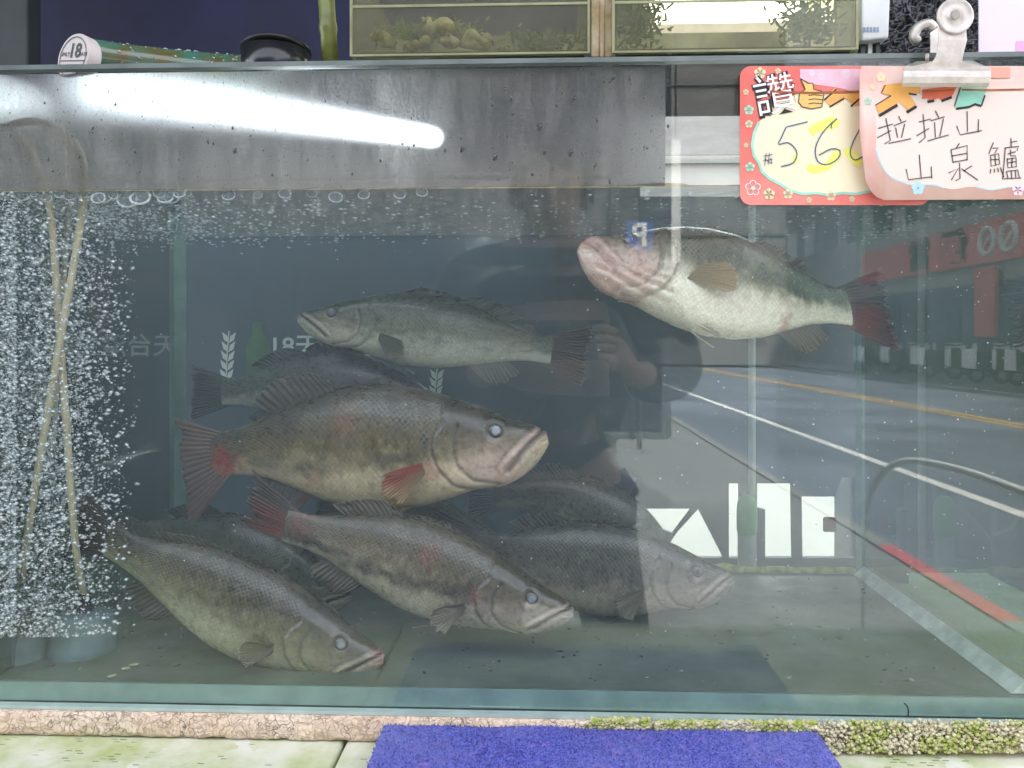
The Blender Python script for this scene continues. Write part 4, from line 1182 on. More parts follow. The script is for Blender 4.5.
for pts, w in (([(98, 286), (192, 230)], 3.0), ([(240, 268), (288, 238)], 3.0), ([(110, 168), (130, 128)], 1), ([(78, 232), (160, 182)], 1), ([(250, 172), (290, 178)], 1.6), ([(345, 214), (380, 208)], 2.6), ([(418, 210), (470, 190)], 2.6), ([(492, 250), (560, 240), (590, 226), (622, 236)], 2.2), ([(622, 234), (640, 180)], 1.6), ([(484, 236), (515, 140)], 1.0), ([(252, 262), (292, 238)], 1)):
    b.stroke(q2(pts), w, fy3, M_black)
b.stroke(q2([(318, 160), (420, 156), (480, 152)]), 1.6, fy3, M_rust); b.stroke(q2([(520, 152), (660, 154), (840, 150)]), 1.8, fy3, M_rust)
b.build('printed_heading', c2)
b = MB()
W = 0.95
hand = [
 [(130, 298), (155, 410), (124, 432)], [(92, 350), (166, 325)], [(90, 396), (160, 360)], [(195, 285), (212, 312)], [(174, 337), (240, 310)], [(180, 345), (192, 400)], [(230, 330), (214, 396)], [(150, 426), (262, 400)],
 [(325, 280), (336, 400), (300, 426)], [(300, 320), (366, 300)], [(288, 386), (352, 350)], [(388, 258), (402, 292)], [(360, 312), (432, 290)], [(380, 320), (387, 396)], [(426, 300), (410, 388)], [(345, 412), (457, 385)],
 [(548, 263), (552, 370)], [(495, 335), (511, 381), (622, 360)], [(609, 300), (604, 371)],
 [(303, 484), (311, 602)], [(235, 555), (250, 615), (366, 597)], [(362, 545), (370, 606)],
 [(512, 424), (488, 452)], [(465, 456), (475, 526)], [(465, 458), (550, 440), (548, 512)], [(470, 490), (548, 476)], [(475, 526), (549, 510)], [(508, 526), (513, 604), (492, 620)], [(450, 577), (502, 555), (468, 616)], [(576, 540), (532, 570)], [(520, 558), (606, 613)],
 [(682, 424), (660, 482)], [(676, 452), (706, 450), (690, 478)], [(668, 490), (673, 541), (716, 535), (712, 480), (668, 490)], [(690, 486), (693, 540)], [(670, 513), (714, 508)], [(670, 556), (666, 582)], [(688, 556), (691, 577)], [(704, 552), (711, 572)], [(720, 546), (735, 602)],
 [(770, 398), (774, 446)], [(774, 421), (806, 415)], [(740, 450), (812, 440), (806, 466)], [(742, 450), (732, 612)], [(755, 482), (798, 470)], [(772, 456), (773, 492), (800, 490)], [(755, 505), (758, 551), (800, 546), (798, 499), (755, 505)], [(777, 502), (779, 549)], [(757, 528), (799, 522)], [(752, 571), (756, 606)], [(752, 571), (812, 564), (815, 600)], [(774, 569), (777, 604)], [(794, 566), (796, 602)], [(738, 609), (828, 604)]]
for st in hand:
    st = [(x + random.uniform(-3, 3), y + random.uniform(-3, 3)) for x, y in st]
    b.stroke(q2(st), W, fy3, M_ink)
b.build('handwriting', c2)
# bulldog clip
M_clip = mat('clip_metal', (0.66, 0.60, 0.54), 0.5, metal=0.6, var=0.25, scale=80, bump=0.15)
cl = thing('bulldog_clip', 'steel bulldog clip with a round riveted head pinching the cards to the rim', 'clip', P(944, 75, -0.02))
YC = -0.026
b = MB()        # front plate, bent: jaw, shoulder, neck, disc
def bent(b, rows, m, th=0.0012):
    """rows: (v, u0, u1, Y) from top to bottom, solid strip"""
    v = []
    for vv, u0, u1, y in rows:
        for yy in (y, y + th):
            for t in (0, 0.33, 0.67, 1.0): v.append(P(u0 + (u1 - u0) * t, vv, yy))
    f = []
    n = 8
    for i in range(len(rows) - 1):
        a, c = i * n, (i + 1) * n
        for k in range(3):
            f += [[a + k, c + k, c + k + 1, a + k + 1], [a + 5 + k, c + 5 + k, c + 4 + k, a + 4 + k]]
        f += [[a + 0, a + 4, c + 4, c + 0], [a + 3, c + 3, c + 7, a + 7]]
    e = (len(rows) - 1) * n
    f += [[0, 1, 5, 4], [1, 2, 6, 5], [2, 3, 7, 6], [e, e + 4, e + 5, e + 1], [e + 1, e + 5, e + 6, e + 2], [e + 2, e + 6, e + 7, e + 3]]
    b.add(v, f, m)
bent(b, [(28, 938, 966, -0.030), (40, 938, 967, -0.030), (56, 936, 963, -0.0285), (62, 932, 962, -0.027), (66, 912, 982, -0.025), (68, 903, 990, -0.0245), (71, 903, 991, -0.027), (77, 903, 991, -0.0275), (83, 902, 990, -0.025), (87, 902, 988, -0.0205)], M_clip)
b.build('front_plate', cl, smooth=False, bevel=0.0006)
b = MB()
k = (-0.031 + D) / F; cd = P(955, 16, -0.031)
lathe(b, cd, [(16.6 * k, 0.0025), (17.6 * k, 0.0012), (17.6 * k, -0.0008), (16.2 * k, -0.0016), (15 * k, -0.0006), (6 * k, -0.0004), (5.6 * k, -0.0014), (3.4 * k, -0.0022), (0.5 * k, -0.0020)], M_clip, 40, (0, 1, 0)); b.build('round_head', cl, smooth=True)
b = MB(); lathe(b, cd + Vector((-1 * k, -0.0026, 0)), [(4.6 * k, 0.0008), (4.6 * k, 0), (3.6 * k, -0.0006), (2.2 * k, -0.0002), (0.4 * k, -0.0007)], M_steel, 18, (0, 1, 0)); b.build('rivet', cl, smooth=True)
b = MB(); bent(b, [(24, 930, 960, 0.028), (56, 930, 962, 0.016), (66, 905, 985, 0.011), (86, 904, 988, 0.0055)], M_clip); b.build('rear_plate', cl, bevel=0.0006)
b = MB(); pts = [P(u, vv, 0.01) for u, vv in smooth2([(934, 30), (929, 24), (919, 27), (914, 36), (918, 43)], 16)]
b.tube(pts, [0.0045] * 15 + [0.003], M_clip, 12); b.build('rear_lever', cl, smooth=True)
b = MB(); b.tube([P(927, 61, -0.012), P(927, 54, -0.012)], 0.0016, M_clip, 10); b.build('pin', cl, smooth=True)
# ------------------------------------------------------------------ the bass
def attr_col(me, cols):
    a = me.color_attributes.new('Col', 'FLOAT_COLOR', 'POINT')
    a.data.foreach_set('color', np.asarray(cols, dtype=np.float32).ravel())

m, nt, out = new_mat('bass_skin')
p = N(nt, 'ShaderNodeBsdfPrincipled')
at = N(nt, 'ShaderNodeVertexColor', layer_name='Col')
uv0 = N(nt, 'ShaderNodeUVMap', uv_map='UVMap')
uv = N(nt, 'ShaderNodeMapping'); uv.inputs['Rotation'].default_value = (0, 0, math.radians(45)); lk(nt, uv0.outputs[0], uv.inputs[0])
vo = N(nt, 'ShaderNodeTexVoronoi', feature='F1', Scale=1.0, Randomness=0.28); lk(nt, uv.outputs[0], vo.inputs['Vector'])
ed = N(nt, 'ShaderNodeTexVoronoi', feature='DISTANCE_TO_EDGE', Scale=1.0, Randomness=0.28); lk(nt, uv.outputs[0], ed.inputs['Vector'])
edge = ramp(nt, ed.outputs['Distance'], [(0.0, 0.0), (0.16, 1.0)])
# alpha of the attribute: how scaly the skin is there
dark = mixcol(nt, edge, (0.74, 0.74, 0.72), (1.06, 1.06, 1.06))
sc = mixcol(nt, at.outputs['Alpha'], (1, 1, 1), dark)
per = mixcol(nt, at.outputs['Alpha'], (1, 1, 1), mixcol(nt, ramp(nt, vo.outputs['Color'], [(0.1, 0), (0.9, 1)]), (0.91, 0.91, 0.905), (1.07, 1.07, 1.06)))
lum = N(nt, 'ShaderNodeRGBToBW'); lk(nt, at.outputs['Color'], lum.inputs[0])
inv = N(nt, 'ShaderNodeMath', operation='SUBTRACT'); inv.inputs[0].default_value = 1.0; lk(nt, edge, inv.inputs[1])
gl1 = N(nt, 'ShaderNodeMath', operation='MULTIPLY'); lk(nt, inv.outputs[0], gl1.inputs[0]); lk(nt, ramp(nt, lum.outputs[0], [(0.045, 1), (0.10, 0)]), gl1.inputs[1])
gl2 = N(nt, 'ShaderNodeMath', operation='MULTIPLY'); lk(nt, gl1.outputs[0], gl2.inputs[0]); lk(nt, ramp(nt, noise(nt, 38, 4, 0.65), [(0.42, 0.1), (0.62, 1.0)]), gl2.inputs[1])
glint_mask = N(nt, 'ShaderNodeMath', operation='MULTIPLY'); lk(nt, ramp(nt, vo.outputs['Color'], [(0.76, 0), (0.9, 1)]), glint_mask.inputs[0]); lk(nt, ramp(nt, lum.outputs[0], [(0.08, 1), (0.2, 0)]), glint_mask.inputs[1])
per = mixcol(nt, at.outputs['Alpha'], per, mixcol(nt, glint_mask.outputs[0], per, (1.5, 1.5, 1.45)))  # bright glints painted into the colour of random dark scales
c = mixcol(nt, 1.0, at.outputs['Color'], sc, 'MULTIPLY')
c = mixcol(nt, 1.0, c, per, 'MULTIPLY')
fine = ramp(nt, noise(nt, 700, 3, 0.7), [(0.3, 0.78), (0.7, 1.18)])
c = mixcol(nt, 0.8, c, fine, 'MULTIPLY')
edge_glint = N(nt, 'ShaderNodeMath', operation='MULTIPLY'); lk(nt, gl2.outputs[0], edge_glint.inputs[0]); lk(nt, at.outputs['Alpha'], edge_glint.inputs[1])
c = mixcol(nt, edge_glint.outputs[0], c, (0.24, 0.22, 0.18))  # painted glints along the scale edges of the dark back
lk(nt, c, p.inputs['Base Color'])
rr = N(nt, 'ShaderNodeMapRange'); lk(nt, ramp(nt, vo.outputs['Color'], [(0.2, 0), (0.8, 1)]), rr.inputs[0]); rr.inputs[3].default_value = 0.24; rr.inputs[4].default_value = 0.5
lk(nt, rr.outputs[0], p.inputs['Roughness'])
p.inputs['Specular IOR Level'].default_value = 0.55
p.inputs['Coat Weight'].default_value = 0.4; p.inputs['Coat Roughness'].default_value = 0.12
hm = N(nt, 'ShaderNodeMath', operation='MULTIPLY'); lk(nt, ramp(nt, vo.outputs['Distance'], [(0.0, 1.0), (0.75, 0.0)]), hm.inputs[0]); lk(nt, at.outputs['Alpha'], hm.inputs[1])
b1 = N(nt, 'ShaderNodeBump', Strength=0.35, Distance=0.001); lk(nt, hm.outputs[0], b1.inputs['Height'])
b2_ = N(nt, 'ShaderNodeBump', Strength=0.25, Distance=0.001); lk(nt, noise(nt, 260, 4, 0.6), b2_.inputs['Height']); lk(nt, b1.outputs[0], b2_.inputs['Normal'])
lk(nt, b2_.outputs[0], p.inputs['Normal'])
lk(nt, p.outputs[0], out.inputs[0])
M_skin = m

m, nt, out = new_mat('bass_fin')
p = N(nt, 'ShaderNodeBsdfPrincipled', Roughness=0.35)
at = N(nt, 'ShaderNodeVertexColor', layer_name='Col')
fine = ramp(nt, noise(nt, 500, 3, 0.7), [(0.3, 0.75), (0.7, 1.2)])
c = mixcol(nt, 0.8, at.outputs['Color'], fine, 'MULTIPLY')
lk(nt, c, p.inputs['Base Color'])
tl_n = N(nt, 'ShaderNodeBsdfTranslucent'); lk(nt, c, tl_n.inputs['Color'])
trn = N(nt, 'ShaderNodeBsdfTransparent')
m1 = N(nt, 'ShaderNodeMixShader'); m1.inputs[0].default_value = 0.3
lk(nt, p.outputs[0], m1.inputs[1]); lk(nt, tl_n.outputs[0], m1.inputs[2])
m2 = N(nt, 'ShaderNodeMixShader'); lk(nt, at.outputs['Alpha'], m2.inputs[0])
lk(nt, trn.outputs[0], m2.inputs[1]); lk(nt, m1.outputs[0], m2.inputs[2]); lk(nt, m2.outputs[0], out.inputs[0])
M_fin = m

def eye_mat(name, pupil, iris):
    m, nt, out = new_mat(name)
    p = N(nt, 'ShaderNodeBsdfPrincipled', Roughness=0.12)
    at = N(nt, 'ShaderNodeVertexColor', layer_name='Col'); lk(nt, at.outputs[0], p.inputs['Base Color'])
    p.inputs['Coat Weight'].default_value = 0.6
    lk(nt, p.outputs[0], out.inputs[0])
    return m
M_eye = eye_mat('bass_eye', None, None)

S_K = np.array([0, .02, .05, .09, .14, .20, .27, .35, .44, .54, .64, .74, .83, .91, 1.0])
TOP = np.array([.010, .020, .034, .050, .072, .094, .114, .132, .141, .139, .124, .100, .074, .056, .052])
BOT = np.array([.026, .050, .072, .088, .100, .097, .114, .131, .142, .141, .124, .094, .066, .053, .050])
WID = np.array([.010, .024, .038, .050, .060, .070, .079, .084, .084, .077, .064, .048, .033, .020, .011])

def smooth_interp(s, xk, yk):
    from_x = np.linspace(0, 1, 400)
    y = np.interp(from_x, xk, yk)
    ker = np.hanning(25); ker /= ker.sum()
    yp = np.concatenate([2 * y[0] - y[12:0:-1], y, 2 * y[-1] - y[-2:-14:-1]])
    ys = np.convolve(yp, ker, mode='valid')
    ys[:8] = y[:8] * (1 - np.linspace(0, 1, 8)) + ys[:8] * np.linspace(0, 1, 8)
    return np.interp(s, from_x, ys)

def seg_dist(px, py, poly):
    d = np.full(px.shape, 1e9); 
    for (ax_, ay_), (bx_, by_) in zip(poly, poly[1:]):
        vx, vy = bx_ - ax_, by_ - ay_
        t = np.clip(((px - ax_) * vx + (py - ay_) * vy) / (vx * vx + vy * vy + 1e-12), 0, 1)
        d = np.minimum(d, np.hypot(px - ax_ - t * vx, py - ay_ - t * vy))
    return d

def bass(label, spine, blunt=0.0, hs=1.0, ws=1.0, roll=0.0, pal=None, seed=1, tail=(0.0, 0.0), tail_span=(0.125, 0.125), tail_len=0.2, wounds=(), fins=(), group=None,
         throat=False, cloudy=1.0, mouth_open=0.0, dorsal=(0.055, 0.085), pect=(-0.10, 0.9), scaly=1.0, red_fins=0.0):
    pal = pal or {}
    back = np.array(pal.get('back', (0.055, 0.055, 0.032))); mid = np.array(pal.get('mid', (0.17, 0.16, 0.09)))
    belly = np.array(pal.get('belly', (0.50, 0.47, 0.35))); stripe = np.array(pal.get('stripe', (0.03, 0.034, 0.022))); gill = np.array(pal.get('gill', (0.50, 0.34, 0.27)))
    s_amt = pal.get('stripe_amt', 0.6); mot = pal.get('mottle', 0.5); finc = np.array(pal.get('fin', (0.16, 0.14, 0.09))); tailc = np.array(pal.get('tail', finc * 0.8))
    back, mid, stripe = back * np.array((0.62, 0.60, 0.55)), mid * np.array((0.86, 0.84, 0.78)), stripe * 0.7
    NS, NR = 190, 96
    ctr, Ln = crom([P(u, v, y) for u, v, y in spine], 161)
    C = np.array(ctr)
    def frame(s):
        """axis point, tangent (towards the tail), up, side for s in 0..1 (past 1 it runs on along the last tangent)"""
        x = np.clip(np.asarray(s, float), 0, 1) * 160
        i = np.clip(np.floor(x).astype(int), 0, 159); w = (x - i)[..., None]
        p_ = C[i] * (1 - w) + C[i + 1] * w
        lo, hi = np.clip(i - 5, 0, 160), np.clip(i + 6, 0, 160)
        T = C[hi] - C[lo]; T /= np.linalg.norm(T, axis=-1, keepdims=True)
        p_ = p_ + T * (np.maximum(np.asarray(s, float) - 1, 0) * Ln)[..., None]
        Z = np.array([0, 0, 1.0]); U = Z - T * (T @ Z)[..., None]; U /= np.linalg.norm(U, axis=-1, keepdims=True)
        Sd = np.cross(T, U); sg = np.where(Sd[..., 1:2] > 0, -1.0, 1.0); Sd = Sd * sg   # side that faces the street
        r = roll
        U2 = U * math.cos(r) + Sd * math.sin(r); S2 = Sd * math.cos(r) - U * math.sin(r)
        return p_, T, U2, S2
    def at(s, h, x):
        """point at s along, h up, x out to the street side (fractions of the length)"""
        s = np.asarray(s, float); p_, T, U, Sd = frame(s)
        return p_ + U * (np.asarray(h, float) * Ln)[..., None] + Sd * (np.asarray(x, float) * Ln)[..., None]
    ss = np.linspace(0, 1, NS) ** 1.15
    top, bot, wid = smooth_interp(ss, S_K, TOP) * hs, smooth_interp(ss, S_K, BOT) * hs, smooth_interp(ss, S_K, WID) * ws
    bl = blunt * np.clip(1 - ss / 0.22, 0, 1) * np.clip(ss / 0.03, 0.25, 1)
    top, bot = top + bl * 0.045, bot + bl * 0.05; wid = wid + bl * 0.03
    ph = np.linspace(0, 2 * math.pi, NR, endpoint=False)
    cs, sn = np.cos(ph), np.sin(ph)
    h = np.where(sn[None, :] > 0, top[:, None], bot[:, None]) * np.sign(sn) * np.abs(sn) ** 0.92
    x = wid[:, None] * np.sign(cs) * np.abs(cs) ** 0.88
    sg = np.broadcast_to(ss[:, None], h.shape).copy()
    hn = h / np.where(h > 0, top[:, None], bot[:, None]); H = h / hs
    # head: mouth crease, jaw plate, cheek, gill covers
    mouth = [(0.0, 0.006), (0.03, -0.008), (0.07, -0.032), (0.112, -0.062)]
    pre = [(0.228, 0.050), (0.243, 0.01), (0.236, -0.038), (0.200, -0.074), (0.14, -0.088)]
    gil = [(0.268, 0.062), (0.296, 0.030), (0.300, -0.004), (0.284, -0.045), (0.25, -0.082), (0.19, -0.100), (0.13, -0.092)]
    maxi = [(0.015, 0.010), (0.06, -0.012), (0.105, -0.040), (0.126, -0.056)]
    dm, dp, dg, dx = seg_dist(sg, H, mouth), seg_dist(sg, H, pre), seg_dist(sg, H, gil), seg_dist(sg, H, maxi)
    disp = -0.012 * np.exp(-(dm / 0.0045) ** 2) + 0.0075 * np.exp(-(dx / 0.009) ** 2) + 0.004 * np.exp(-((dm - 0.016) / 0.008) ** 2) * (H < -0.02) * (sg < 0.12) - 0.008 * np.exp(-(dp / 0.0045) ** 2) - 0.008 * np.exp(-(dg / 0.005) ** 2)
    ant = np.interp(H, [-0.11, -0.08, -0.045, 0.0, 0.03, 0.062], [0.17, 0.25, 0.284, 0.300, 0.296, 0.268]) - sg    # distance in front of the gill edge
    disp += 0.009 * np.exp(-np.clip(ant, 0, 1) / 0.035) * (ant > 0) * (np.abs(H) < 0.10)
    er = seg_dist(sg, H, [(0.125, 0.029), (0.126, 0.029)])
    disp += 0.004 * np.exp(-((er - 0.030) / 0.008) ** 2) - 0.006 * np.exp(-(er / 0.018) ** 2)
    if throat:
        disp += 0.006 * np.sin(H * 300 + sg * 60) * np.exp(-((H + 0.07) / 0.035) ** 2) * (sg > 0.06) * (sg < 0.29)
    x = x + np.sign(cs) * np.abs(cs) ** 0.4 * disp * (np.abs(cs) > 0.05)
    if mouth_open:
        low = (H < np.interp(sg, [0, .03, .07, .115], [.006, -.008, -.032, -.062])) & (sg < 0.13)
        sg = sg + 0.0 * low
        h = h - low * mouth_open * np.clip(1 - sg / 0.13, 0, 1)
    # lower jaw runs a little past the upper
    sg2 = sg - 0.010 * (H < 0.004) * np.clip(1 - sg / 0.06, 0, 1)
    p_, T, U, Sd = frame(np.clip(sg2, 0, 1))
    p_ = p_ + T * (np.minimum(sg2, 0) * Ln)[..., None]
    V = p_ + U * (h * Ln)[..., None] + Sd * (x * Ln)[..., None]
    # ---- colours of the skin
    n1 = vnoise(sg * 26 + seed * 3.1, H * 60 + 20, seed); n2 = vnoise(sg * 70, H * 150 + 9, seed + 1); n3 = vnoise(sg * 11 + seed, H * 24 + 7, seed + 2)
    n4 = vnoise(sg * 150, ph[None, :] * 40, seed + 3)
    n5b = vnoise(sg * 170 + H * 90, H * 320 - sg * 60 + 5, seed + 13)
    hh = hn + (n1 - 0.5) * 0.30 + (n2 - 0.5) * 0.10 + (n5b - 0.5) * 0.10
    w_b = np.clip((hh - 0.05) / 0.6, 0, 1)[..., None]; w_l = np.clip((-hh - 0.02) / 0.5, 0, 1)[..., None]
    col = mid * (1 - w_b) + back * w_b
    col = col * (1 - w_l) + belly * w_l
    line = pal.get('line', -0.02) + 0.02 * np.sin(sg * 7)
    teeth = vnoise(sg * 85 + seed, 0 * H + 3.3, seed + 4)
    st = np.exp(-((H - line) / (pal.get('line_w', 0.022) * (0.55 + 0.9 * teeth))) ** 2) * np.clip((sg - 0.27) / 0.08, 0, 1) * np.clip((n1 * 0.7 + n3 * 0.6 + 0.15), 0, 1) ** 1.2 * 1.25
    st = np.clip(st * s_amt, 0, 1)[..., None]
    col = col * (1 - st) + stripe * st
    blot = np.clip((n5b * n3 - 0.34) * 3, 0, 1) * 0.7 * mot * (hn > -0.55)
    col = col * (1 - blot[..., None] * 0.75) + stripe * blot[..., None] * 0.75
    spot = (vnoise(sg * 95 + 3, H * 190, seed + 9) > 0.78) * (hn < -0.1) * (hn > -0.75) * mot * 0.6
    col = col * (1 - spot[..., None]) + stripe * 1.6 * spot[..., None]
    # head tones
    cheek = np.clip(1 - np.abs(sg - 0.17) / 0.15, 0, 1) ** 0.6 * np.clip((0.03 - H) / 0.05, 0, 1) * (ant > -0.01)
    n5 = vnoise(sg * 130, H * 260 + 5, seed + 12)
    cheek = (cheek * np.clip(0.32 + 0.7 * n3 + 0.5 * (n5 - 0.4), 0, 1) * (0.55 + 0.45 * (sg < np.interp(H, [-.088, -.074, -.038, .01, .05], [.14, .2, .236, .243, .228]))))[..., None] * pal.get('gill_amt', 0.8)
    col = col * (1 - cheek) + gill * cheek
    sp2 = np.clip((n5 - 0.62) * 3, 0, 1) * (ant > 0) * (H > -0.06) * 0.45
    col = col * (1 - sp2[..., None]) + stripe * sp2[..., None]
    if throat:
        fold = np.clip(np.sin(H * 300 + sg * 60 + 2.0) - 0.1, 0, 1) * np.exp(-((H + 0.07) / 0.045) ** 2) * (sg > 0.05) * (sg < 0.29) * 0.40
        col = col * (1 - fold[..., None]) + np.array((0.30, 0.13, 0.10)) * fold[..., None]
    lips = np.clip(1 - dm / 0.014, 0, 1)[..., None] * (sg < 0.12)[..., None] * 0.6
    col = col * (1 - lips) + gill * 0.8 * lips
    mxh = np.exp(-(dx / 0.0065) ** 2)[..., None] * 0.55
    col = col * (1 - mxh) + np.minimum(gill * 1.25, 0.8) * mxh
    mxd = (np.exp(-((seg_dist(sg, H, [(0.02, 0.024), (0.065, 0.003), (0.112, -0.026), (0.138, -0.050)])) / 0.0045) ** 2) * 0.55)[..., None]
    col = col * (1 - mxd) + stripe * mxd
    topd = np.clip((H - 0.02) / 0.03, 0, 1) * (ant > 0) * 0.35
    col = col * (1 - topd[..., None]) + back * 0.8 * topd[..., None]
    dk = np.clip(np.exp(-(dm / 0.0055) ** 2) + 0.45 * np.exp(-(dg / 0.0048) ** 2) + 0.7 * np.exp(-(dp / 0.0035) ** 2), 0, 1)[..., None]  # shade of the mouth and gill creases, put into the colour
    col = col * (1 - 0.75 * dk) + np.array([0.03, 0.016, 0.012]) * 0.75 * dk
    band = np.exp(-(seg_dist(sg, H, [(0.14, 0.025), (0.20, 0.012), (0.27, 0.0)]) / 0.008) ** 2)[..., None] * 0.35
    col = col * (1 - band) + stripe * band
    opsp = np.exp(-((sg - 0.318) ** 2 / 0.00018 + (H - 0.026) ** 2 / 0.0003))[..., None] * 0.8
    col = col * (1 - opsp) + np.array([0.015, 0.014, 0.012]) * opsp
    for (ws_, wh, wr, wc, wa) in wounds:
        d = np.hypot(sg - ws_, (H - wh)) / wr + (n2 - 0.5) * 0.7 + (n1 - .5) * .5
        d = d + (n4 - 0.5) * 0.5 + (n5 - 0.5) * 0.6
        g = np.clip((1.15 - d) * 1.4, 0, 1)[..., None] * wa * (0.65 + 0.35 * n2[..., None])
        col = col * (1 - g) + np.array(wc) * g
    col = np.clip(col * (0.85 + 0.3 * n4[..., None]), 0.004, 0.95)
    scal = np.clip((sg - 0.24) / 0.05, 0, 1) * (0.4 + 0.6 * np.clip(hn + 0.9, 0, 1)) * scaly * (ant < 0.02)
    cols = np.concatenate([col, scal[..., None]], -1).reshape(-1, 4)
    verts = V.reshape(-1, 3)
    root = thing('bass', label, 'fish', tuple(C[70]), group)
    faces = [[i * NR + k, i * NR + (k + 1) % NR, (i + 1) * NR + (k + 1) % NR, (i + 1) * NR + k] for i in range(NS - 1) for k in range(NR)]
    verts = np.vstack([verts, V[0].mean(0)[None], V[-1].mean(0)[None]])
    cols = np.vstack([cols, cols[:1], cols[-1:]])
    nv = NS * NR
    faces += [[nv, (k + 1) % NR, k] for k in range(NR)] + [[nv + 1, (NS - 1) * NR + k, (NS - 1) * NR + (k + 1) % NR] for k in range(NR)]
    me = bpy.data.meshes.new('body')
    me.from_pydata([tuple(q) for q in verts], [], faces)
    me.materials.append(M_skin)
    me.polygons.foreach_set('use_smooth', [True] * len(me.polygons))
    attr_col(me, cols)
    ul = me.uv_layers.new(name='UVMap')
    li = np.zeros(len(me.loops), int); me.loops.foreach_get('vertex_index', li)
    su = np.concatenate([sg.reshape(-1), [0, 1]]) * 80
    kk_ = np.concatenate([np.broadcast_to(ph[None, :], sg.shape).reshape(-1), [0, 0]]) / (2 * math.pi) * 72
    kl = kk_[li]
    # the seam at the far side of the ring
    pl = np.zeros(len(me.polygons), int); me.polygons.foreach_get('loop_start', pl)
    tt = np.zeros(len(me.polygons), int); me.polygons.foreach_get('loop_total', tt)
    for st_, tot in zip(pl, tt):
        seg = kl[st_:st_ + tot]
        if seg.max() - seg.min() > 36: kl[st_:st_ + tot] = np.where(seg < 36, seg + 72, seg)
    ul.data.foreach_set('uv', np.stack([su[li], kl], -1).astype(np.float32).ravel())
    me.update()
    o = bpy.data.objects.new('body', me); COL.objects.link(o); attach(o, root)
    # ---- eyes, set in the head
    ev, ef = ico(4)
    for side in (1, -1):
        c_ = at(np.array(0.125), np.array(0.029 * hs), np.array(side * (np.interp(0.125, ss, wid) * 0.90)))
        _, T1, U1, S1 = frame(np.array(0.125)); Sx = S1 * side
        T1, U1 = np.array(T1), np.array(U1)
        r = 0.0205 * Ln
        vs, cl_ = [], []
        for q in ev:
            vs.append(tuple(c_ + (T1 * q[0] + U1 * q[1] + Sx * q[2] * 0.48) * r))
            rad = math.hypot(q[0] + 0.16, q[1] - 0.05)
            if q[2] < 0: cc_ = np.array((0.035, 0.03, 0.02))
            elif rad < 0.55: cc_ = np.array((0.36, 0.39, 0.45)) * cloudy + np.array((0.01, 0.01, 0.012)) * (1 - cloudy)
            elif rad < 0.72: cc_ = np.array((0.12, 0.11, 0.11))
            else: cc_ = np.array((0.035, 0.028, 0.02))
            cl_.append((*cc_, 1))
        me = bpy.data.meshes.new('eye'); me.from_pydata(vs, [], ef); me.materials.append(M_eye)
        me.polygons.foreach_set('use_smooth', [True] * len(me.polygons)); attr_col(me, cl_)
        eo = bpy.data.objects.new('eye', me); COL.objects.link(eo); attach(eo, root)
    # ---- fins: rays of points from base to tip
    def fin(name, base, tip, nray, c_in, c_out, alpha=0.9, ragged=0.06, ripple=0.0012, bow=None, red=None, seed_=0, torn=0.12, root_col=None):
        """base, tip: arrays (n,3) sampled along the fin; rays run from base to tip"""
        rg = np.random.default_rng(seed * 17 + seed_)
        n = nray * 4 + 1; mcol = 14
        tq = np.linspace(0, 1, n); tb = np.linspace(0, 1, len(base))
        B_ = np.stack([np.interp(tq, tb, np.asarray(base)[:, k]) for k in range(3)], -1)
        T_ = np.stack([np.interp(tq, tb, np.asarray(tip)[:, k]) for k in range(3)], -1)
        rag = 1 - ragged * rg.random(nray + 1) - (rg.random(nray + 1) > 0.82) * rg.random(nray + 1) * torn
        rq = np.interp(tq * nray, np.arange(nray + 1), rag)
        wv = np.cos(tq * nray * 2 * math.pi)            # +1 on a ray, -1 between
        rq = rq - 0.03 * (1 - wv) / 2
        js = np.linspace(0, 1, mcol)
        Vv = B_[:, None] + (T_ - B_)[:, None] * (js[None, :, None] * rq[:, None, None])
        nrm = np.cross(T_[n // 2] - B_[n // 2], B_[-1] - B_[0]); nrm /= (np.linalg.norm(nrm) + 1e-9)
        if bow is not None: Vv = Vv + np.asarray(bow)[None, None] * (np.sin(js * math.pi / 2)[None, :, None] ** 2) * np.sin(tq * math.pi)[:, None, None]
        Vv = Vv + nrm[None, None] * (ripple * 0.5 * wv[:, None, None] * (0.3 + js[None, :, None]))
        lump = vnoise(tq[:, None] * 6 + seed_, js[None, :] * 3, seed + 30)
        Vv = Vv + nrm[None, None] * ((lump - 0.5) * 0.006 * js[None, :])[..., None]
        cin, cout = np.array(c_in), np.array(c_out)
        colf = cin[None, None] * (1 - js[None, :, None]) + cout[None, None] * js[None, :, None] + 0 * tq[:, None, None]
        colf = colf * (0.88 + 0.30 * (wv[:, None, None] > 0.2) * (1 - 0.3 * js[None, :, None]))
        if red is not None:
            rc, ra, rpos = red
            g = np.clip(1.3 - np.hypot((tq[:, None] - rpos[0]) / rpos[2], (js[None, :] - rpos[1]) / rpos[3]) - (lump - 0.5) * 0.9, 0, 1)[..., None] * ra
            colf = colf * (1 - g) + np.array(rc) * g
        if root_col is not None:
            w0 = np.clip(1 - js / 0.32, 0, 1)[None, :, None] ** 0.8 * (0.7 + 0.3 * lump[..., None])
            colf = colf * (1 - w0) + np.array(root_col) * w0
        tips = np.clip((js - 0.93) / 0.07, 0, 1)[None, :, None] * (rg.random(n) > 0.55)[:, None, None] * 0.35
        colf = colf * (1 - tips) + np.array((0.6, 0.58, 0.55)) * tips
        al = alpha * (1 - 0.22 * js[None, :] * (wv[:, None] < 0)) + 0 * tq[:, None]
        cf = np.concatenate([np.clip(colf, 0, 1), np.clip(al, 0, 1)[..., None]], -1).reshape(-1, 4)
        me = bpy.data.meshes.new(name)
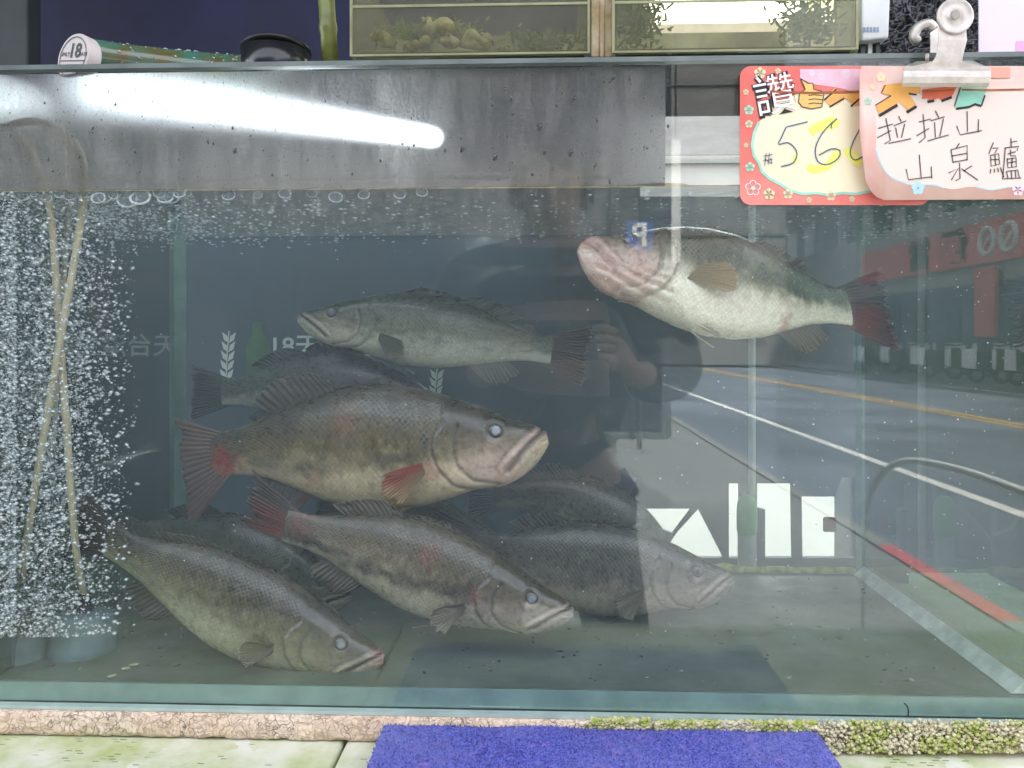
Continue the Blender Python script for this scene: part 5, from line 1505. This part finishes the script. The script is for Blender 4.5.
        me.from_pydata([tuple(q) for q in Vv.reshape(-1, 3)], [], [[i * mcol + j, i * mcol + j + 1, (i + 1) * mcol + j + 1, (i + 1) * mcol + j] for i in range(n - 1) for j in range(mcol - 1)])
        me.materials.append(M_fin); me.polygons.foreach_set('use_smooth', [True] * len(me.polygons)); attr_col(me, cf)
        fo = bpy.data.objects.new(name, me); COL.objects.link(fo); attach(fo, root)
        sd = fo.modifiers.new('thick', 'SOLIDIFY'); sd.thickness = 0.0007; sd.offset = 0
        return fo
    ti = lambda s_: np.interp(s_, ss, top); bi = lambda s_: np.interp(s_, ss, bot); wi = lambda s_: np.interp(s_, ss, wid)
    z = np.zeros
    s_ = np.linspace(0.36, 0.58, 10)
    prof = np.interp(np.linspace(0, 1, 10), [0, .25, .6, 1], [.35, 1, .8, .3])
    fin('dorsal_fin', at(s_, ti(s_) * 0.96, z(10)), at(s_ + 0.035, ti(s_) + dorsal[0] * prof, z(10)), 9, finc * 0.8, finc * 0.7, 0.9, 0.10, 0.002, seed_=1)
    s_ = np.linspace(0.59, 0.80, 10)
    prof = np.interp(np.linspace(0, 1, 10), [0, .3, .7, 1], [.6, 1, .9, .55])
    fin('dorsal_fin', at(s_, ti(s_) * 0.95, z(10)), at(s_ + 0.06, ti(s_) * 0.95 + dorsal[1] * prof, z(10)), 12, finc * 0.9, finc, 0.85, 0.06, 0.002, seed_=2)
    s_ = np.linspace(0.68, 0.83, 10)
    fin('anal_fin', at(s_, -bi(s_) * 0.95, z(10)), at(s_ + 0.06, -bi(s_) * 0.95 - 0.085 * prof, z(10) + 0.004), 11, finc + 0.05, finc * 1.2, 0.85, 0.06, 0.002, red=((0.30, 0.03, 0.03), red_fins, (0.0, 0.3, 0.3, 0.7)), seed_=3)
    # tail: rays fan out from the peduncle, forked a little
    nt_ = 21; q = np.linspace(-1, 1, nt_)
    bend, lift = tail
    s0 = np.full(nt_, 0.945)
    base = at(s0, 0.048 * hs * q, z(nt_))
    up_, dn_ = tail_span
    hq = np.where(q > 0, q * up_, q * dn_) + lift
    ln = (tail_len + 0.04) * (0.86 + 0.14 * np.abs(q) ** 1.5) * np.sqrt(np.clip(1 - 0.25 * np.abs(q) ** 3, 0, 1))
    tip = at(s0 + ln, hq, np.full(nt_, bend))
    rd = pal.get('tail_red', 0.0)
    fin('tail_fin', base, tip, 17, tailc * 1.1, tailc, 0.97, 0.07, 0.0024, red=((0.33, 0.03, 0.035), rd, (0.30, 0.35, 0.42, 0.6)), seed_=4, torn=0.17, root_col=(mid * 0.5 + belly * 0.25 + stripe * 0.25))
    pa, pl_ = pect
    for side in (1, -1):
        x0_ = wi(0.315) * 0.92 * side
        n_ = 12; q = np.linspace(0, 1, n_)
        base = at(0.31 + 0.012 * q, -0.022 * hs - 0.034 * q, np.full(n_, x0_))
        ang = pa + np.linspace(0.28, -0.62, n_)
        ll = 0.15 * pl_ * np.sin(np.linspace(0.9, 2.35, n_)) ** 0.6
        tip = at(0.315 + ll * np.cos(ang), -0.04 * hs + ll * np.sin(ang), x0_ + side * np.linspace(0.035, 0.055, n_))
        pc = np.array(pal.get('pect', (0.30, 0.24, 0.12)))
        fin('pectoral_fin', base, tip, 13, pc * 0.55, pc, 0.88, 0.05, 0.0016, red=((0.40, 0.03, 0.03), pal.get('pect_red', 0.0), (0.1, 0.4, 0.4, 0.9)), seed_=5 + side)
        n_ = 8; q = np.linspace(0, 1, n_)
        base = at(0.355 + 0.02 * q, -bi(0.36) * (0.93 - 0.03 * q), np.full(n_, 0.022 * side))
        tip = at(0.43 + 0.045 * (1 - q), -bi(0.36) - np.linspace(0.045, 0.02, n_), side * np.linspace(0.035, 0.045, n_))
        fin('pelvic_fin', base, tip, 6, belly * 0.8, belly * 0.9, 0.9, 0.05, 0.0014, seed_=7 + side)
    return root

WET = (0.33, 0.03, 0.04)
# 1 upper right, facing left, throat turned to us
bass('cream-bellied bass swimming highest, facing left, with a pink throat and dark red tail',
     [(584, 242, 0.050), (625, 262, 0.058), (680, 276, 0.070), (740, 287, 0.085), (800, 299, 0.105), (848, 308, 0.125)], blunt=0.0, hs=1.38, ws=1.25, roll=-0.42, seed=3,
     pal=dict(back=(0.20, 0.17, 0.10), mid=(0.26, 0.25, 0.14), belly=(0.72, 0.67, 0.52), stripe=(0.035, 0.055, 0.015), stripe_amt=2.2, line=0.03, line_w=0.034, gill=(0.50, 0.30, 0.24), gill_amt=1.0, mottle=0.12, fin=(0.15, 0.14, 0.10), tail=(0.05, 0.045, 0.04), tail_red=0.65, pect=(0.42, 0.31, 0.13)),
     tail=(0.0, 0.0), tail_span=(0.20, 0.16), tail_len=0.25, throat=True, cloudy=0.15, mouth_open=0.01, pect=(0.15, 1.15), dorsal=(0.03, 0.05),
     wounds=[(0.015, 0.012, 0.022, (0.30, 0.10, 0.09), 0.7), (0.0, -0.03, 0.06, (0.5, 0.30, 0.26), 0.95), (0.08, -0.075, 0.09, (0.55, 0.36, 0.31), 0.8), (0.2, -0.09, 0.06, (0.55, 0.38, 0.32), 0.5), (0.70, -0.10, 0.03, WET, 0.6)])
# 2 pale one in the middle distance, facing left
bass('pale washed-out bass in the middle distance facing left, its tail behind the mirrored hand',
     [(301, 316, 0.215), (345, 322, 0.22), (400, 328, 0.225), (460, 335, 0.23), (510, 344, 0.235), (552, 351, 0.24)], hs=1.02, seed=5,
     pal=dict(back=(0.10, 0.12, 0.085), mid=(0.22, 0.24, 0.17), belly=(0.58, 0.57, 0.44), stripe_amt=0.35, gill=(0.52, 0.42, 0.35), gill_amt=0.7, mottle=0.3, fin=(0.17, 0.19, 0.17), tail=(0.14, 0.11, 0.10), pect=(0.25, 0.24, 0.16)),
     tail=(0.0, 0.0), cloudy=0.5, pect=(-0.35, 0.85), dorsal=(0.03, 0.05))
# 3 the big one in the middle, facing right
bass('large bronze bass in the centre with a red sore at its tail',
     [(543, 433, 0.135), (490, 443, 0.138), (430, 447, 0.145), (360, 447, 0.155), (290, 448, 0.165), (245, 452, 0.170), (212, 456, 0.175)], hs=1.27, ws=1.05, seed=8,
     pal=dict(back=(0.070, 0.054, 0.028), mid=(0.185, 0.142, 0.070), belly=(0.66, 0.53, 0.33), stripe=(0.05, 0.04, 0.026), stripe_amt=0.5, gill=(0.60, 0.41, 0.34), gill_amt=0.85, mottle=0.55, fin=(0.15, 0.135, 0.115), tail=(0.24, 0.17, 0.15), pect=(0.46, 0.30, 0.15), pect_red=0.85),
     tail=(0.03, -0.02), tail_span=(0.15, 0.19), tail_len=0.125, cloudy=1.0, pect=(-0.33, 0.9), dorsal=(0.008, 0.085), red_fins=0.5,
     wounds=[(0.955, -0.03, 0.05, (0.33, 0.012, 0.025), 1.0), (0.55, 0.06, 0.05, (0.26, 0.12, 0.07), 0.5), (0.66, -0.07, 0.03, (0.45, 0.2, 0.13), 0.5), (0.31, -0.05, 0.03, (0.45, 0.16, 0.13), 0.6)])
# 4 below it, facing right and down
bass('grey-brown blotched bass just below the large bronze one, facing down to the right',
     [(571, 608, 0.060), (525, 601, 0.066), (465, 583, 0.075), (400, 559, 0.085), (340, 541, 0.092), (285, 526, 0.098)], hs=1.08, seed=12,
     pal=dict(back=(0.10, 0.088, 0.062), mid=(0.21, 0.175, 0.135), belly=(0.38, 0.35, 0.26), stripe=(0.055, 0.045, 0.035), stripe_amt=1.2, gill=(0.40, 0.32, 0.24), gill_amt=0.7, mottle=0.6, fin=(0.16, 0.14, 0.11), tail=(0.10, 0.075, 0.065), tail_red=0.5, pect=(0.24, 0.21, 0.15)),
     tail=(0.0, 0.03), tail_span=(0.13, 0.06), tail_len=0.21, cloudy=0.6, pect=(-0.5, 0.8), dorsal=(0.02, 0.05),
     wounds=[(0.48, 0.07, 0.045, (0.24, 0.08, 0.065), 0.45), (0.30, 0.0, 0.025, (0.36, 0.14, 0.11), 0.6), (0.95, 0.02, 0.05, (0.26, 0.08, 0.08), 0.5)])
# 5 lower left, facing right and down
bass('dull olive pink-lipped bass at the lower left beside the air stones',
     [(382, 655, 0.045), (335, 645, 0.05), (265, 618, 0.055), (205, 588, 0.06), (150, 562, 0.066), (108, 540, 0.072)], hs=1.1, seed=15,
     pal=dict(back=(0.07, 0.066, 0.05), mid=(0.165, 0.155, 0.10), belly=(0.34, 0.33, 0.21), stripe=(0.05, 0.048, 0.035), stripe_amt=0.35, gill=(0.27, 0.24, 0.16), gill_amt=0.6, mottle=0.35, fin=(0.12, 0.11, 0.085), tail=(0.10, 0.085, 0.07), pect=(0.22, 0.21, 0.13)),
     tail=(0.02, 0.02), tail_span=(0.10, 0.10), tail_len=0.17, cloudy=0.65, pect=(-0.15, 0.7), dorsal=(0.008, 0.02),
     wounds=[(0.0, -0.01, 0.03, (0.36, 0.15, 0.15), 0.7)])
# 6 dark one at the right of the pile
bass('dark bass with a pale snout pointing at the bright gaps behind the tank',
     [(731, 576, 0.17), (690, 577, 0.175), (640, 573, 0.18), (580, 566, 0.19), (520, 556, 0.20), (470, 546, 0.21)], hs=1.22, seed=19,
     pal=dict(back=(0.045, 0.043, 0.036), mid=(0.10, 0.09, 0.07), belly=(0.30, 0.26, 0.20), stripe=(0.028, 0.026, 0.022), stripe_amt=0.4, gill=(0.36, 0.29, 0.25), gill_amt=0.85, mottle=0.4, fin=(0.08, 0.07, 0.06), pect=(0.2, 0.18, 0.12)),
     cloudy=0.05, pect=(-0.5, 0.8), dorsal=(0.02, 0.05), wounds=[(0.42, -0.02, 0.02, (0.4, 0.36, 0.32), 0.5)])
# 7 behind it, arching over the dark one
bass('dim olive bass arching over the back of the dark one, farthest back at the right',
     [(676, 566, 0.27), (648, 540, 0.272), (610, 518, 0.275), (565, 503, 0.28), (525, 497, 0.285), (495, 497, 0.29)], hs=1.1, seed=23,
     pal=dict(back=(0.055, 0.06, 0.05), mid=(0.12, 0.125, 0.095), belly=(0.27, 0.27, 0.19), stripe_amt=0.4, gill=(0.2, 0.19, 0.15), mottle=0.3, fin=(0.11, 0.125, 0.125), tail=(0.14, 0.16, 0.165)),
     tail_span=(0.16, 0.16), cloudy=0.1, dorsal=(0.03, 0.07))
# 8 behind the big one's back
bass('shadowy grey bass showing just above the back of the large bronze one',
     [(445, 404, 0.26), (400, 396, 0.26), (350, 388, 0.265), (300, 387, 0.27), (255, 391, 0.275), (222, 392, 0.28)], hs=1.1, seed=27,
     pal=dict(back=(0.06, 0.07, 0.075), mid=(0.13, 0.145, 0.14), belly=(0.52, 0.50, 0.40), stripe_amt=0.4, gill=(0.2, 0.2, 0.17), mottle=0.3, fin=(0.10, 0.11, 0.115), tail=(0.08, 0.085, 0.09)),
     cloudy=0.1, dorsal=(0.07, 0.05))
# 9 between the big one and the one below
bass('dark olive bass with a yellowish belly glimpsed under the head of the large bronze one',
     [(506, 543, 0.235), (470, 534, 0.24), (425, 520, 0.245), (380, 507, 0.25), (340, 500, 0.255)], hs=0.95, seed=31,
     pal=dict(back=(0.05, 0.055, 0.04), mid=(0.15, 0.14, 0.075), belly=(0.42, 0.37, 0.20), stripe_amt=0.5, gill=(0.3, 0.2, 0.14), mottle=0.4, fin=(0.09, 0.09, 0.07)), cloudy=0.1, dorsal=(0.02, 0.05))
# 10 behind the lower left one
bass('murky green bass behind the olive one at the lower left, mostly hidden',
     [(350, 595, 0.20), (310, 582, 0.205), (260, 562, 0.21), (205, 546, 0.215), (160, 537, 0.22), (132, 535, 0.225)], hs=1.15, seed=35,
     pal=dict(back=(0.055, 0.065, 0.05), mid=(0.14, 0.155, 0.10), belly=(0.28, 0.29, 0.18), stripe_amt=0.3, gill=(0.2, 0.2, 0.14), mottle=0.3, fin=(0.09, 0.10, 0.08), tail=(0.12, 0.14, 0.13)), cloudy=0.1, dorsal=(0.02, 0.05))
# droppings and scraps on the tank floor
b = MB()
M_scrap = mat('food_scrap', (0.45, 0.42, 0.25), 0.8, var=0.4, scale=120); M_waste = mat('waste', (0.06, 0.065, 0.035), 0.9, var=0.4, scale=120)
for u, vv in ((112, 684), (126, 676), (134, 672)):
    q = P(u, vv, (-ZF) * F / (vv - CY) - D); q.z = ZF + 0.0012
    b.ball(q, 0.004, M_scrap, 2, (1.2, 0.7, 0.25), Matrix.Rotation(random.random(), 3, 'Z'))
for k in range(420):
    q = Vector((random.uniform(XL + 0.02, XR - 0.02), 0.02 + 0.34 * random.random(), ZF + 0.0004))
    r = random.choice([0.0006, 0.0009, 0.0013, 0.002])
    b.ball(q, r, M_waste if random.random() < 0.75 else M_scrap, 1, (random.uniform(0.8, 2.4), 0.8, 0.35), Matrix.Rotation(random.uniform(0, 3), 3, 'Z'))
tag(b.build('food_scraps', smooth=True), 'dark waste and pale food scraps scattered over the tank floor', 'scraps', kind='stuff')
# ------------------------------------------------------------------ the photographer, mirrored in the pane
def skin_mesh(name, verts, edges, radii, m, parent, root=0, sub=2):
    me = bpy.data.meshes.new(name); me.from_pydata([tuple(v) for v in verts], edges, []); me.materials.append(m)
    o = bpy.data.objects.new(name, me); COL.objects.link(o); attach(o, parent)
    sk = o.modifiers.new('skin', 'SKIN'); sk.use_smooth_shade = True
    if not me.skin_vertices: me.skin_vertices.new(name='skin')
    for i, r in enumerate(radii):
        me.skin_vertices[0].data[i].radius = r if isinstance(r, tuple) else (r, r)
        me.skin_vertices[0].data[i].use_root = (i == root)
    q = o.modifiers.new('sub', 'SUBSURF'); q.levels = sub; q.render_levels = sub
    return o
YP = -1.20
pr = thing('person', 'person in dark clothes holding up a phone in both hands, mirrored dimly in the pane', 'person', (0.02, YP, GZ))
M_body = mat('person_skin', (0.62, 0.40, 0.30), 0.5, var=0.12, scale=30)
M_jack = mat('jacket', (0.020, 0.024, 0.032), 0.8, var=0.35, scale=18)
M_trou = mat('trousers', (0.030, 0.030, 0.034), 0.85, var=0.3, scale=18)
M_hair = mat('hair', (0.012, 0.010, 0.009), 0.45, var=0.3, scale=90)
px = 0.02
HX = (0.118, -0.045)              # hands at the two ends of the phone
YH = -0.752
V_, E_, R_ = [], [], []
def av(p, r, par=None):
    V_.append(Vector(p)); R_.append(r)
    if par is not None: E_.append((par, len(V_) - 1))
    return len(V_) - 1
pel = av((px, YP, -0.30), (0.15, 0.11)); w = av((px, YP + 0.01, -0.12), (0.14, 0.10), pel); ch = av((px, YP + 0.02, 0.08), (0.16, 0.11), w); nk0 = av((px, YP + 0.03, 0.19), (0.09, 0.08), ch)
nk = av((px, YP + 0.05, 0.245), 0.055, nk0); hd = av((px, YP + 0.07, 0.32), (0.075, 0.085), nk); hd2 = av((px, YP + 0.075, 0.385), (0.072, 0.088), hd); av((px, YP + 0.07, 0.425), 0.05, hd2)
for sx in (1, -1):
    hp = av((px + sx * 0.10, YP, -0.40), 0.088, pel); kn = av((px + sx * 0.17, YP + 0.03, -0.77), 0.058, hp); an_ = av((px + sx * 0.21, YP - 0.02, -1.12), 0.04, kn); av((px + sx * 0.23, YP + 0.12, -1.165), 0.034, an_)
    sh = av((px + sx * 0.19, YP + 0.03, 0.15), 0.062, nk0); el = av((px + sx * 0.27, YP + 0.20, -0.08), 0.044, sh)
    hx = HX[0] if sx > 0 else HX[1]
    wr = av((hx + sx * 0.05, YH - 0.045, -0.065), 0.026, el); pm = av((hx + sx * 0.025, YH - 0.022, -0.025), (0.034, 0.018), wr)
    for k in range(4):
        z = 0.018 - k * 0.017
        a = av((hx + sx * 0.012, YH - 0.006 + 0.001 * k, z - 0.002), 0.0095, pm); c_ = av((hx - sx * (0.010 + 0.004 * (k % 2)), YH + 0.016, z + 0.004), 0.0085, a); av((hx - sx * (0.030 - 0.003 * k), YH + 0.017, z + 0.002), 0.0075, c_)
    tb_ = av((hx + sx * 0.004, YH - 0.03, -0.03), 0.012, pm); av((hx - sx * 0.02, YH - 0.022, -0.012), 0.0095, tb_)
skin_mesh('body', V_, E_, R_, M_body, pr)
# jacket and trousers follow the same joints, a little wider
jv = [(px, YP, -0.36), (px, YP + 0.01, -0.12), (px, YP + 0.02, 0.08), (px, YP + 0.03, 0.185), (px, YP + 0.04, 0.225)]; je = [(0, 1), (1, 2), (2, 3), (3, 4)]; jr = [(0.185, 0.14), (0.175, 0.13), (0.19, 0.135), (0.115, 0.10), (0.075, 0.075)]
for sx in (1, -1):
    hx = HX[0] if sx > 0 else HX[1]
    n = len(jv); jv += [(px + sx * 0.20, YP + 0.03, 0.15), (px + sx * 0.275, YP + 0.20, -0.08), (hx + sx * 0.058, YH - 0.075, -0.075)]; je += [(3, n), (n, n + 1), (n + 1, n + 2)]; jr += [0.085, 0.068, 0.045]
skin_mesh('jacket', jv, je, jr, M_jack, pr)
tv = [(px, YP, -0.32)]; te, tr_ = [], [(0.17, 0.125)]
for sx in (1, -1):
    n = len(tv); tv += [(px + sx * 0.105, YP, -0.42), (px + sx * 0.17, YP + 0.03, -0.77), (px + sx * 0.21, YP - 0.02, -1.10)]; te += [(0, n), (n, n + 1), (n + 1, n + 2)]; tr_ += [0.105, 0.078, 0.062]
skin_mesh('trousers', tv, te, tr_, M_trou, pr)
b = MB()
for k in range(900):
    a, e = random.uniform(0, 6.283), math.asin(random.uniform(-0.25, 1))
    d = Vector((math.cos(a) * math.cos(e), math.sin(a) * math.cos(e), math.sin(e)))
    if d.y > 0.35 and d.z < 0.45: continue
    c_ = Vector((px, YP + 0.065, 0.365)); q = c_ + Vector((d.x * 0.078, d.y * 0.095, d.z * 0.085))
    t_ = Vector((d.x * 0.5, d.y * 0.3 + 0.1, -0.8)).normalized() * 0.045; s_ = t_.cross(d).normalized() * 0.007
    b.add([q - s_, q + s_, q + t_ + d * 0.006], [(0, 1, 2)], M_hair)
b.ball((px, YP + 0.055, 0.37), 1, M_hair, 3, (0.076, 0.088, 0.082)); b.build('hair', pr, smooth=True)
for sx in (1, -1):
    b = MB(); b.ball((px + sx * 0.03, YP + 0.150, 0.345), 0.011, mat('eye_dark', (0.03, 0.02, 0.015), 0.2), 2); b.build('eye', pr, smooth=True)
    b = MB(); b.ball((px + sx * 0.077, YP + 0.06, 0.335), 0.03, M_body, 2, (0.35, 0.6, 1)); b.build('ear', pr, smooth=True)
    b = MB(); b.ball((px + sx * 0.23, YP + 0.07, GZ + 0.042), 0.05, M_dark, 3, (0.95, 2.4, 0.82)); b.build('shoe', pr, smooth=True)
b = MB(); b.ball((px, YP + 0.158, 0.318), 0.017, M_body, 2, (0.7, 0.9, 1.3)); b.build('nose', pr, smooth=True)
b = MB(); b.ball((px, YP + 0.15, 0.283), 0.02, mat('lip', (0.42, 0.18, 0.15), 0.5), 2, (1.1, 0.5, 0.35)); b.build('mouth', pr, smooth=True)
ph_ = thing('phone', 'black phone held sideways by the mirrored photographer', 'phone', (0.035, -0.742, 0))
b = MB(); b.box((-0.040, -0.742, -0.036), (0.112, -0.734, 0.036), mat('phone_black', (0.015, 0.015, 0.017), 0.25)); b.build('body', ph_, bevel=0.002)
b = MB(); lathe(b, (0.0, -0.734, 0.0), [(0.007, 0), (0.0068, 0.0016), (0.005, 0.0018)], M_dark, 24, (0, 1, 0)); b.build('lens', ph_, smooth=True)
